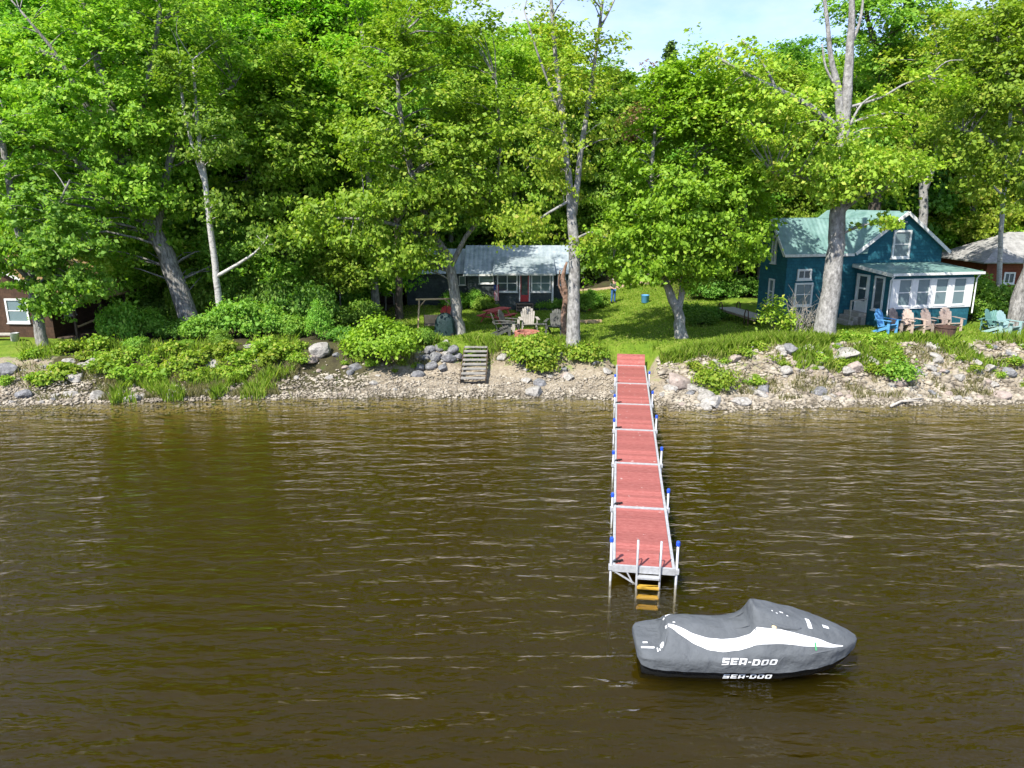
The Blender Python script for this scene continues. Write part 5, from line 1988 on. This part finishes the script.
# flag on the porch wall
fl = thing('flag', 'small red and white striped flag hanging by the charcoal cottage porch', 'flag', PY(494, 286.5, 47.2))
fl.scale = (.75, .75, .85)
MB().tube([(0, .12, .12), (.12, -.28, .42)], .015, 6).build('pole', 'white', fl)
for k in range(7):
    mbf = MB()
    for j in range(7):
        z = .15 - j * .2
        off = .03 * math.sin(j * 1.3 + k)
        mbf.v += [(k * .058 - .02 + .05 * j / 6, -.22 + off, z), ((k + 1) * .058 - .02 + .05 * j / 6, -.22 + .03 * math.sin(j * 1.3 + k + 1), z)]
    for j in range(6):
        mbf.f.append((j * 2, j * 2 + 1, j * 2 + 3, j * 2 + 2))
    o = mbf.build('stripe', 'flag_white' if k % 2 else 'flag_red', fl)
    md = o.modifiers.new('thick', 'SOLIDIFY')
    md.thickness = .006
o = MB().box(-.03, .2, -.245, -.235, -.28, .15).build('canton', 'flag_blue', fl)

# --- brown cottage on the left ---
bc = PY(54, 335, 35.8)
bz = gz(bc.x, 35.8)
br = thing('brown_cottage', 'brown shingled cottage with a mossy tan roof at the left edge', 'cottage', (bc.x, 35.8, bz), math.radians(-4))
Wb, De, Ze, Zr = 5.6, 6.5, 2.35, 3.85
gable_wall(MB(), -Wb, 0, 0, De, -.3, Ze, Zr).build('wall', 'brown_wall', br)
rf = MB()
s3 = (Zr - Ze) / (Wb / 2)
xm = -Wb / 2
e = 1.3
rf.slab([(e, -.35, Ze - e * s3 + .1), (xm, -.35, Zr + .1), (xm, De + .3, Zr + .1), (e, De + .3, Ze - e * s3 + .1)], .08)
rf.slab([(-Wb - .4, -.35, Ze - .4 * s3 + .1), (xm, -.35, Zr + .1), (xm, De + .3, Zr + .1), (-Wb - .4, De + .3, Ze - .4 * s3 + .1)], .08)
rf.build('roof', 'moss_roof', br)
MB().beam((e, -.38, Ze - e * s3 + .02), (xm, -.38, Zr + .02), .04, .14).beam((-Wb - .4, -.38, Ze - .4 * s3 + .02), (xm, -.38, Zr + .02), .04, .14).build('bargeboard', 'white_old', br)
window(br, -2.25, .78, 1.15, 1.2, 0, 'x', -1, .09, 'h', 'glass_pale')
window(br, -4.6, .78, 1.15, 1.2, 0, 'x', -1, .09, 'h', 'glass')
window(br, .9, .95, .9, .95, 0, 'y', 1, .08, 'v', 'glass_pale')
MB().box(-.06, .06, -.03, -.002, -.1, Ze).build('corner_board', 'brown_wall', br)
# side lean-to porch posts and rail
for yy in (.1, 2.2, 4.4):
    MB().box(1.05, 1.15, yy, yy + .1, -.2, Ze - 1.1 * s3 + .0).build('porch_post', 'wood_dark', br)
MB().beam((1.1, .2, .55), (1.1, 4.4, .95), .05, .08).build('handrail', 'wood_tan', br)
MB().box(.02, 1.25, .05, 4.6, -.15, .06).build('porch_floor', 'wood_dark', br)
# wooden step-bench and a grey pail before it
bn = PY(6, 343, 35.0)
bnc = thing('plank_bench', 'low grey plank bench before the brown cottage', 'bench', (bn.x, 35.0, gz(bn.x, 35.0)))
MB().box(-1.2, .6, -.2, .2, .28, .34).build('seat', 'wood_grey', bnc)
for x in (-1.0, .4):
    MB().box(x - .04, x + .04, -.16, .16, -.05, .278).build('leg', 'wood_grey', bnc)
bk = PY(16, 342, 34.8)
pail = thing('grey_pail', 'grey pail at the end of the plank bench', 'pail', (bk.x, 34.8, gz(bk.x, 34.8) - .02))
MB().lathe([(.0, 0), (.15, 0), (.19, .42), (.2, .43), (.18, .43), (.14, .03), (0, .03)], 14).build('body', 'alu', pail, True)
MB().tube([(-.19, 0, .4), (-.12, 0, .55), (0, 0, .6), (.12, 0, .55), (.19, 0, .4)], .008, 6).build('handle', 'rust', pail)

# --- cottage beyond the teal house ---
rc = PY(1002, 300, 45)
rz_ = gz(rc.x, 45)
rcot = thing('russet_cottage', 'russet board cottage with a weathered grey roof behind the shrubs at right', 'cottage', (PY(972, 300, 45).x + .6, 45, rz_))
ze = PY(975, 262, 45).z - rz_
zr = PY(1020, 232, 47.5).z - rz_
MB().box(0, 7, 0, 5.0, -.3, ze).build('wall', 'red_wall', rcot)
rf = MB()   # hipped roof
q = [(-.45, -.45, ze), (7.45, -.45, ze), (7.45, 5.45, ze), (-.45, 5.45, ze)]
r0, r1 = (2.6, 2.5, zr), (4.6, 2.5, zr)
rf.slab([q[0], q[1], r1, r0], .08)
rf.slab([q[2], q[3], r0, r1], .08)
n = len(rf.v)
rf.v += [q[3], q[0], r0, (q[3][0], q[3][1], ze - .08), (q[0][0], q[0][1], ze - .08), (r0[0] + .08, r0[1], r0[2] - .08)]
rf.f += [(n, n + 1, n + 2), (n + 3, n + 5, n + 4), (n, n + 3, n + 4, n + 1)]
n = len(rf.v)
rf.v += [q[1], q[2], r1, (q[1][0], q[1][1], ze - .08), (q[2][0], q[2][1], ze - .08), (r1[0] - .08, r1[1], r1[2] - .08)]
rf.f += [(n, n + 1, n + 2), (n + 3, n + 5, n + 4), (n, n + 3, n + 4, n + 1)]
rf.build('roof', 'grey_roof', rcot)
xw = PY(1003, 280, 45).x - rcot.location.x
window(rcot, xw, PY(1003, 284, 45).z - rz_, .68, .72, 0, 'x', -1, .09, 'v', 'glass')
window(rcot, xw + 2.6, PY(1003, 284, 45).z - rz_, .68, .72, 0, 'x', -1, .09, 'v', 'glass')

# --- little shed in the trees ---
shp = PY(386, 300, 50.5)
shz = gz(shp.x, 50.5)
shed = thing('shed', 'small dark shed with a tan panel in the trees left of the charcoal cottage', 'shed', (shp.x, 50.5, shz))
gable_wall(MB(), -1.5, 1.0, 0, 2.4, -.3, 2.1, 2.9).build('wall', 'wood_dark', shed)
rf = MB()
rf.slab([(-1.7, -.2, 2.0), (-.25, -.2, 2.98), (-.25, 2.6, 2.98), (-1.7, 2.6, 2.0)], .05)
rf.slab([(1.2, -.2, 2.0), (-.25, -.2, 2.98), (-.25, 2.6, 2.98), (1.2, 2.6, 2.0)], .05)
rf.build('roof', 'blue_roof', shed)
MB().box(-.32, .32, -.03, -.002, 1.2, 1.9).build('window_board', 'wood_tan', shed)
MB().box(-1.0, .7, -.6, -.04, .72, .8).box(-.95, -.87, -.55, -.47, -.2, .718).box(.58, .66, -.55, -.47, -.2, .718).build('shelf', 'wood_grey', shed)


# ------------------------------------------------------------------ garden furniture
def adirondack(name, label, loc, rz, m, group, seat_m=None, s=1.0, leg_m=None):
    """front of the chair faces local -y"""
    t = thing(name, label, 'chair', loc, rz, group)
    t.scale = (s, s, s)
    mb = MB()
    for k in range(6):
        y0 = -.28 + k * .095
        z0 = .38 - k * .028
        mb.box(-.27, .27, y0, y0 + .085, z0, z0 + .022)
    mb.build('seat', seat_m or m, t)
    mb = MB()
    n = 7
    for k in range(n):
        f = (k - (n - 1) / 2) / ((n - 1) / 2)
        xb, xt = f * .20, f * .29
        hgt = .80 * math.sqrt(max(0, 1 - .42 * f * f))
        a = Vector((xb, .27, .23))
        d = Vector((xt - xb, .30, .80)).normalized()
        b = a + d * hgt
        wv = .040
        u = d.cross(Vector((0, 1, -.35))).normalized()
        nn = Vector((0, -.94, .34)) * .02
        q = [a - u * wv * .75, a + u * wv * .75, b + u * wv, b + u * wv * .55 + d * .03, b - u * wv * .55 + d * .03, b - u * wv]
        base = len(mb.v)
        mb.v += [tuple(p) for p in q] + [tuple(p + nn) for p in q]
        mb.f += [tuple(base + i for i in range(6)), tuple(base + 6 + i for i in range(6))[::-1]] + [(base + (i + 1) % 6, base + i, base + 6 + i, base + 6 + (i + 1) % 6) for i in range(6)]
    mb.beam((-.30, .42, .56), (.30, .42, .56), .03, .07)
    mb.build('backrest', m, t)
    for sx in (-1, 1):
        MB().prism([(-.07, -.36), (.06, -.36), (.06, .36), (-.05, .40)], 0, .024, Matrix.Translation((sx * .36, 0, .58)) @ Matrix(((1 * sx, 0, 0, 0), (0, 0, 1, 0), (0, 1, 0, 0), (0, 0, 0, 1)))).build('armrest', m, t)
        MB().box(sx * .31 - .018, sx * .31 + .018, -.30, -.18, -.06, .578).build('leg', leg_m or m, t)
        MB().beam((sx * .27, -.27, .33), (sx * .27, .50, -.02), .028, .12).build('leg', leg_m or m, t)
    return t


CHAIRS = 'garden chairs outside the teal house'


def chair_at(px, py, rz, label, m, group, name='garden_chair', s=1.08, **kw):
    g = on(px, py)
    return adirondack(name, label, (g.x, g.y + .25, gz(g.x, g.y + .25)), rz, m, group, s=s, **kw)


chair_at(889, 334, math.radians(32), 'bright blue garden chair at the left end of the row by the teal porch', 'adir_blue', CHAIRS)
chair_at(903, 333, math.radians(28), 'taupe garden chair next to the bright blue one', 'adir_brown', CHAIRS, seat_m='adir_tan')
chair_at(916, 334, math.radians(14), 'light tan garden chair in the middle of the row by the teal porch', 'adir_tan', CHAIRS)
chair_at(935, 333, math.radians(22), 'taupe garden chair directly behind the fire ring', 'adir_brown', CHAIRS, seat_m='adir_tan')
chair_at(953, 332, math.radians(8), 'taupe garden chair with pale legs, rightmost by the teal porch', 'adir_brown', CHAIRS, seat_m='adir_tan', leg_m='adir_tan')
chair_at(992, 332, math.radians(-50), 'dull green garden chair seen side on at the left of the right-hand pair', 'adir_green', CHAIRS, s=.95)
chair_at(1000, 334, math.radians(38), 'green backed garden chair beside the pale aqua one', 'adir_green', CHAIRS, seat_m='adir_aqua', leg_m='adir_aqua')
chair_at(1012, 336, math.radians(24), 'pale aqua garden chair at the right edge before the leaning tree', 'adir_aqua', CHAIRS)
g = on(944, 337)
fp = thing('fire_ring', 'rusty metal fire ring on the grass before the tan chairs', 'fire pit', (g.x, g.y, gz(g.x, g.y) - .02))
mb = MB()
mb.lathe([(.42, 0), (.44, .02), (.44, .46), (.47, .48), (.47, .53), (.41, .53), (.40, .05), (0, .05)], 20)
mb.build('ring', 'rust', fp)
MB().lathe([(.0, .05), (.38, .06), (.2, .12), (.0, .14)], 12).build('ash', 'ash', fp)
CH2 = 'dark chairs around the brick fire pit'
chair_at(503, 336, math.radians(100), 'dark chair turned right at the left of the brick fire pit', 'adir_dark', CH2, s=1.15)
chair_at(511, 334, math.radians(70), 'dark chair with a pale front leg beside the leftmost dark chair', 'adir_dark', CH2, s=1.2, leg_m='adir_grey')
chair_at(529, 333, math.radians(6), 'weathered grey chair with a pale seat behind the brick fire pit', 'adir_grey', CH2, s=1.25)
chair_at(555, 335, math.radians(-14), 'dark slatted chair right of the brick fire pit by the gnarled trunk', 'adir_dark', CH2, s=1.2)
# little dark side table
g = on(541, 333)
tb = thing('side_table', 'small dark slatted side table between the grey and dark chairs', 'table', (g.x, g.y, g.z))
mb = MB()
for k in range(5):
    mb.box(-.28 + k * .115, -.18 + k * .115, -.26, .26, .46, .485)
mb.build('table_top', 'adir_dark', tb)
for sx in (-1, 1):
    for sy in (-1, 1):
        MB().box(sx * .22 - .025, sx * .22 + .025, sy * .2 - .025, sy * .2 + .025, -.05, .458).build('leg', 'adir_dark', tb)
g = on(527, 339)
bp_ = thing('brick_fire_pit', 'low ring of red bricks among the dark chairs on the lawn', 'fire pit', (g.x, g.y, g.z - .03))
mb = MB()
for row in range(4):
    for k in range(14):
        a = 2 * PI * (k + .5 * (row % 2)) / 14
        mb.box(-.115, .115, -.06, .06, row * .105, row * .105 + .098, Matrix.Translation((math.cos(a) * .55, math.sin(a) * .55, 0)) @ Matrix.Rotation(a + PI / 2, 4, 'Z'))
mb.build('ring', 'brick', bp_)
MB().lathe([(.0, .0), (.46, .02), (.3, .12), (.0, .16)], 14).build('ash', 'ash', bp_)
# picnic table
g = on(497, 322)
pt = thing('picnic_table', 'red picnic table with attached benches on the lawn by the charcoal cottage', 'picnic table', (g.x, g.y, g.z), math.radians(58))
mb = MB()
for k in range(5):
    mb.box(-.95, .95, -.37 + k * .15, -.23 + k * .15, .72, .76)
mb.build('table_top', 'red_paint2', pt)
for sy in (-1, 1):
    MB().box(-.95, .95, sy * .68 - .13, sy * .68 - .005, .42, .46).box(-.95, .95, sy * .68 + .005, sy * .68 + .13, .42, .46).build('bench', 'red_paint2', pt)
for sx in (-1, 1):
    x = sx * .68
    MB().beam((x, -.72, -.04), (x, -.22, .72), .045, .1, (1, 0, 0)).build('leg', 'red_paint2', pt)
    MB().beam((x, .72, -.04), (x, .22, .72), .045, .1, (1, 0, 0)).build('leg', 'red_paint2', pt)
    MB().beam((x + .05, -.8, .37), (x + .05, .8, .37), .04, .09).beam((x + .05, -.36, .68), (x + .05, .36, .68), .04, .07).build('brace', 'red_paint2', pt)

# swing with a woven seat, covered grill, red chair behind
g = on(432, 331)
g = on(436, 333)
sw = thing('garden_swing', 'tan log swing frame with a hanging woven bench beside the lawn tree', 'swing', (g.x, g.y, g.z), math.radians(8))
hh = 1.75
for sx in (-1, 1):
    for sy in (-1, 1):
        MB().tube([(sx * .95, sy * .55, -.1), (sx * .82, sy * .03, hh)], .04, 8).build('leg', 'wood_tan', sw, True)
    MB().tube([(sx * .90, -.33, .72), (sx * .90, .33, .72)], .03, 8).build('brace', 'wood_tan', sw, True)
    MB().tube([(sx * .82, 0, hh - .35), (sx * .5, 0, hh)], .03, 8).build('brace', 'wood_tan', sw, True)
MB().tube([(-1.0, 0, hh + .03), (1.0, 0, hh + .03)], .05, 10).build('top_beam', 'wood_tan', sw, True)
MB().box(-.6, .6, -.25, .25, .42, .48).build('seat', 'wood_step', sw)
MB().box(-.6, .6, .22, .27, .49, .95, Matrix.Translation((0, .02, 0)) @ Matrix.Rotation(-.15, 4, 'X')).build('backrest', 'wood_tan', sw)
for sx in (-1, 1):
    MB().tube([(sx * .58, -.22, .48), (sx * .6, 0, hh)], .01, 5).tube([(sx * .58, .22, .48), (sx * .6, 0, hh)], .01, 5).build('chain', 'rust', sw)
g = on(448, 335)
gr = thing('covered_grill', 'grill draped in a dark green cover beside the lawn tree', 'grill', (g.x - .15, g.y, g.z))
mb = MB()
sec = [(.0, .55, .36), (.35, .52, .34), (.75, .46, .31), (.95, .38, .27), (1.1, .22, .18), (1.14, .08, .06)]
n = 28
for (z, a, b) in sec:
    for k in range(n):
        t = 2 * PI * k / n
        w = 1 + (.06 * math.sin(k * 2.1 + z) if z < .8 else 0)
        ex = 2 / 3.2
        mb.v.append((math.copysign(abs(math.cos(t)) ** ex, math.cos(t)) * a * w, math.copysign(abs(math.sin(t)) ** ex, math.sin(t)) * b * w, z))
for i in range(len(sec) - 1):
    for k in range(n):
        mb.f.append((i * n + k, i * n + (k + 1) % n, (i + 1) * n + (k + 1) % n, (i + 1) * n + k))
mb.f.append(tuple(range((len(sec) - 1) * n, len(sec) * n)))
mb.build('cover', 'tarp', gr, True)
for sx in (-1, 1):
    MB().lathe([(0, -.03), (.09, -.03), (.09, .03), (0, .03)], 12).build('wheel', 'black', gr).matrix_local = Matrix.Translation((sx * .4, -.38, .07)) @ Matrix.Rotation(PI / 2, 4, 'X')
rcch = adirondack('garden_chair', 'red garden chair half hidden behind the covered grill', (g.x + .0, g.y + 1.4, gz(g.x, g.y + 1.4) + .0), math.radians(20), 'red_paint', None, s=1.25)

# wooden stairs down to the beach
ga = PZ(476, 347, gz(-1.65, 33.8) + .02)
gb = PZ(472.5, 378, .42)
yt, ybm = 33.75, 31.0
xt_ = PY(476, 347, yt).x
xb_ = PY(473, 378, ybm).x
zt_, zb_ = PY(476, 347, yt).z, PY(473, 378, ybm).z
stt = thing('wooden_stairs', 'weathered grey open wooden stairs going down to the beach', 'stairs', (xb_, ybm, zb_))
va_ = Vector((xt_ - xb_, yt - ybm, zt_ - zb_))
nst = 8
for sx in (-1, 1):
    MB().beam((sx * .55, -.1, -.12), (va_.x + sx * .55, va_.y, va_.z - .1), .045, .2).build('stringer', 'wood_dark', stt)
for k in range(nst):
    t = k / (nst - 1)
    c = va_ * t
    MB().box(c.x - .53, c.x + .53, c.y - .15, c.y + .13, c.z - .02, c.z + .025).build('tread', 'wood_tread', stt)

# stored dock section on the lawn left of the teal house
pa, pb2 = on(727, 318), on(760, 326)
dsx = thing('stored_dock', 'grey plank walkway with rusty hoops standing on the lawn by the teal house', 'walkway', ((pa.x + pb2.x) / 2, (pa.y + pb2.y) / 2, gz((pa.x + pb2.x) / 2, (pa.y + pb2.y) / 2)),
            math.atan2(pb2.y - pa.y, pb2.x - pa.x))
Lw = (pb2 - pa).length + .5
mb = MB()
n = int(Lw / .15)
for k in range(n):
    mb.box(-Lw / 2 + k * .15, -Lw / 2 + k * .15 + .14, -.5, .5, .46, .5)
mb.build('deck', 'wood_grey', dsx)
MB().box(-Lw / 2, Lw / 2, -.48, -.43, .36, .459).box(-Lw / 2, Lw / 2, .43, .48, .36, .459).build('frame', 'wood_step', dsx)
for x in (-Lw / 2 + .25, Lw / 2 - .9):
    for sy in (-1, 1):
        MB().tube([(x, sy * .53, -.08), (x, sy * .53, .62), (x + .08, sy * .53, .8), (x + .22, sy * .53, .84), (x + .34, sy * .53, .76), (x + .38, sy * .53, .5), (x + .38, sy * .53, -.08)], .03, 8).build('hoop', 'rust', dsx, True)

# small things on the lawn beyond
g = on(588, 311)
rj = thing('red_jug', 'small red fuel can among the shrubs right of the charcoal cottage', 'can', (g.x, g.y, g.z + .0))
mb = MB()
mb.prism([(-.2, 0), (.2, 0), (.2, .34), (.1, .42), (-.2, .38)], -.12, .12)
bevel(mb.build('body', 'red_paint', rj), .02)
MB().tube([(-.15, 0, .37), (-.1, 0, .48), (.06, 0, .48), (.1, 0, .40)], .02, 6).build('handle', 'red_paint', rj)
MB().tube([(.15, 0, .36), (.24, 0, .46)], .025, 8).build('spout', 'black', rj)
g = on(645, 303)
bb = thing('blue_barrel', 'small blue tub standing on the lawn beneath the maple leaves', 'tub', (g.x, g.y, g.z))
MB().lathe([(0, 0), (.2, 0), (.24, .04), (.27, .5), (.29, .52), (.25, .52), (.22, .06), (0, .06)], 16).build('body', 'adir_blue', bb, True)
MB().tube([(-.27, 0, .48), (-.2, 0, .6), (0, 0, .66), (.2, 0, .6), (.27, 0, .48)], .012, 6).build('handle', 'rust', bb)
g = on(583, 296)
po = thing('garden_post', 'thin dark post standing in the lawn behind the shrubs', 'post', (g.x, g.y, g.z))
MB().tube([(0, 0, -.1), (0, 0, 1.1)], .03, 8).build('pole', 'rust', po)
MB().lathe([(.0, 1.1), (.08, 1.1), (.09, 1.3), (.11, 1.32), (.02, 1.42), (0, 1.42)], 10).build('lantern', 'black', po)
g = on(588, 322)
for k, (dx, dy, lab) in enumerate([(0, 0, 'upper tan timber edging board on the lawn by the shrubs'), (-.25, -.75, 'lower tan timber edging board on the lawn by the shrubs')]):
    t = thing('edging_board', lab, 'board', (g.x + dx, g.y + dy, gz(g.x + dx, g.y + dy)), .06)
    MB().box(-.8, .8, -.09, .09, -.02, .12).build('plank', 'wood_tan', t)
    for x in (-.6, .6):
        MB().box(x - .03, x + .03, -.13, -.092, -.15, .16).build('stake', 'wood_step', t)


# ------------------------------------------------------------------ the person on the far lawn
def skin_mesh(name, verts, edges, radii, m, parent, sub=2, root=0):
    me = bpy.data.meshes.new(name)
    me.from_pydata([tuple(v) for v in verts], edges, [])
    o = bpy.data.objects.new(name, me)
    COL.objects.link(o)
    md = o.modifiers.new('skin', 'SKIN')
    md.use_smooth_shade = True
    for i, r in enumerate(radii):
        sv = me.skin_vertices[0].data[i]
        sv.radius = (r, r) if not hasattr(r, '__len__') else r
        sv.use_root = (i == root)
    s2 = o.modifiers.new('sub', 'SUBSURF')
    s2.levels = s2.render_levels = sub
    dg = bpy.context.evaluated_depsgraph_get()
    dg.update()
    nm = bpy.data.meshes.new_from_object(o.evaluated_get(dg))
    bpy.data.objects.remove(o)
    r = link(name, nm, m, parent, True)
    return r


g = on(613, 303)
per = thing('person', 'person in dark olive shirt and blue jeans standing on the far lawn', 'person', (g.x, g.y, g.z), math.radians(20))
per.scale = (.97, .97, .97)
J = [(0, 0, .93), (0, 0, 1.12), (0, .0, 1.36), (0, -.01, 1.48), (0, -.02, 1.56), (0, -.03, 1.66),      # pelvis..neck, head
     (-.09, 0, .90), (-.11, -.02, .49), (-.12, .02, .07), (-.13, -.14, .035),
     (.09, 0, .90), (.12, .0, .49), (.14, .04, .07), (.15, -.12, .035),
     (-.19, 0, 1.40), (-.26, .02, 1.14), (-.14, -.24, 1.04), (-.06, -.32, 1.06),
     (.19, 0, 1.40), (.28, .0, 1.14), (.24, -.26, 1.06), (.21, -.35, 1.06)]
E_ = [(0, 1), (1, 2), (2, 3), (3, 4), (4, 5), (0, 6), (6, 7), (7, 8), (8, 9), (0, 10), (10, 11), (11, 12), (12, 13), (2, 14), (14, 15), (15, 16), (16, 17), (2, 18), (18, 19), (19, 20), (20, 21)]
R_ = [(.13, .10), (.13, .10), (.14, .10), .06, .075, .09, .085, .06, .045, .035, .085, .06, .045, .035, .06, .045, .035, .03, .06, .045, .035, .03]
body = skin_mesh('body', J, E_, R_, 'skin', per)
leg_i = [0, 6, 7, 8, 10, 11, 12]
mp_ = {j: i for i, j in enumerate(leg_i)}
skin_mesh('jeans', [J[j] for j in leg_i], [(mp_[a], mp_[b]) for a, b in E_ if a in mp_ and b in mp_], [(.145, .115), .1, .078, .066, .1, .078, .066], 'jeans', per)
tor = [0, 1, 2, 14, 15, 18, 19]
mp_ = {j: i for i, j in enumerate(tor)}
JJ = [Vector(J[j]) for j in tor]
JJ[0] = Vector((0, 0, .97))
skin_mesh('shirt', JJ, [(mp_[a], mp_[b]) for a, b in E_ if a in mp_ and b in mp_], [(.155, .125), (.15, .12), (.16, .12), .075, .062, .075, .062], 'shirt', per)
MB().lathe([(.0, 1.76), (.06, 1.75), (.095, 1.70), (.10, 1.64), (.095, 1.62)], 14, (0, -.01, 0)).build('hair', 'hair', per, True)
for sx in (-1, 1):   # hands: palm with five fingers
    hx = J[17] if sx < 0 else J[21]
    vs = [Vector(hx), Vector(hx) + Vector((0, -.05, 0))]
    es = [(0, 1)]
    rs = [.026, .03]
    for k in range(4):
        a = Vector(hx) + Vector(((k - 1.5) * .018, -.07, .0))
        b = a + Vector((0, -.035, -.012))
        c = b + Vector((0, -.01, -.03))
        i = len(vs)
        vs += [a, b, c]
        es += [(1, i), (i, i + 1), (i + 1, i + 2)]
        rs += [.009, .009, .007]
    i = len(vs)
    a = Vector(hx) + Vector((-sx * .035, -.03, .01))
    vs += [a, a + Vector((-sx * .01, -.035, -.01))]
    es += [(0, i), (i, i + 1)]
    rs += [.011, .008]
    skin_mesh('hand', vs, es, rs, 'skin', per, 1)
# face: nose, eyes, ears, shoes
MB().lathe([(0, 0), (.016, .0), (.008, .03), (0, .034)], 8, (0, -.125, 1.63)).build('nose', 'skin', per, True)
for sx in (-1, 1):
    MB().lathe([(0, -.008), (.009, 0), (0, .008)], 8, (sx * .035, -.11, 1.665)).build('eye', 'black', per)
    MB().lathe([(0, -.03), (.014, -.01), (.016, .015), (0, .03)], 8, (sx * .095, -.02, 1.65)).build('ear', 'skin', per)
    fx = J[9] if sx < 0 else J[13]
    MB().tube([(fx[0], fx[1] + .2, .05), (fx[0], fx[1] + .08, .055), (fx[0], fx[1] - .06, .04)], [.055, .055, .04], 10).build('shoe', 'black', per, True)

# ------------------------------------------------------------------ camera, sun, sky
cd = bpy.data.cameras.new('camera')
cam = bpy.data.objects.new('camera', cd)
COL.objects.link(cam)
cam.location = (0, 0, CAM_H)
cam.rotation_euler = (PI / 2 - PITCH, 0, 0)
cd.sensor_fit = 'HORIZONTAL'
cd.sensor_width = 36
cd.lens = 36 * F / 1024
cd.clip_start = .1
cd.clip_end = 6000
SC.camera = cam

SUN_EL = math.radians(50)
SUN_AZ = math.radians(216)        # compass bearing of the sun, clockwise from +Y: left of and behind the camera
sdir = Vector((math.sin(SUN_AZ) * math.cos(SUN_EL), math.cos(SUN_AZ) * math.cos(SUN_EL), math.sin(SUN_EL)))
sl = bpy.data.lights.new('sun', 'SUN')
sl.energy = 4.5
sl.angle = math.radians(.5)
sl.color = (1, .955, .87)
so = bpy.data.objects.new('sun', sl)
COL.objects.link(so)
so.location = (0, 0, 60)
so.rotation_euler = sdir.to_track_quat('Z', 'Y').to_euler()

wd_ = bpy.data.worlds.new('World')
SC.world = wd_
wd_.use_nodes = True
nt = wd_.node_tree
bg = nt.nodes['Background']
sky = nt.nodes.new('ShaderNodeTexSky')
sky.sky_type = 'NISHITA'
sky.sun_disc = False
sky.sun_elevation = SUN_EL
sky.sun_rotation = SUN_AZ
sky.air_density = 1.0
sky.dust_density = 0.5
sky.ozone_density = 3.5
tcw = nt.nodes.new('ShaderNodeTexCoord')
mpw = nt.nodes.new('ShaderNodeMapping')
mpw.inputs['Scale'].default_value = (1, 1, 2.6)
nt.links.new(tcw.outputs['Generated'], mpw.inputs['Vector'])
cn = nt.nodes.new('ShaderNodeTexNoise')
cn.inputs['Scale'].default_value = 3.2
cn.inputs['Detail'].default_value = 8
cn.inputs['Roughness'].default_value = .6
nt.links.new(mpw.outputs[0], cn.inputs['Vector'])
cr = nt.nodes.new('ShaderNodeValToRGB')
cr.color_ramp.elements[0].position = .40
cr.color_ramp.elements[1].position = .80
cr.color_ramp.elements[0].color = (.15, .15, .15, 1)
nt.links.new(cn.outputs['Fac'], cr.inputs['Fac'])
mxs = nt.nodes.new('ShaderNodeMix')
mxs.data_type = 'RGBA'
mxs.inputs[7].default_value = (4.0, 4.3, 5.2, 1)
nt.links.new(cr.outputs['Color'], mxs.inputs[0])
tint = nt.nodes.new('ShaderNodeMix')
tint.data_type = 'RGBA'
tint.blend_type = 'MULTIPLY'
tint.inputs[0].default_value = 1.0
tint.inputs[7].default_value = (.80, .82, 1.0, 1)
nt.links.new(sky.outputs[0], tint.inputs[6])
nt.links.new(tint.outputs[2], mxs.inputs[6])
nt.links.new(mxs.outputs[2], bg.inputs['Color'])
bg.inputs['Strength'].default_value = .135

SC.view_settings.view_transform = 'Standard'
SC.view_settings.look = 'None'
SC.view_settings.exposure = 1.08
SC.view_settings.gamma = 1
SC.cycles.max_bounces = 8
SC.cycles.diffuse_bounces = 6
SC.cycles.glossy_bounces = 2
SC.cycles.transmission_bounces = 3
SC.cycles.transparent_max_bounces = 8
SC.cycles.volume_bounces = 0
SC.cycles.caustics_reflective = False
SC.cycles.caustics_refractive = False
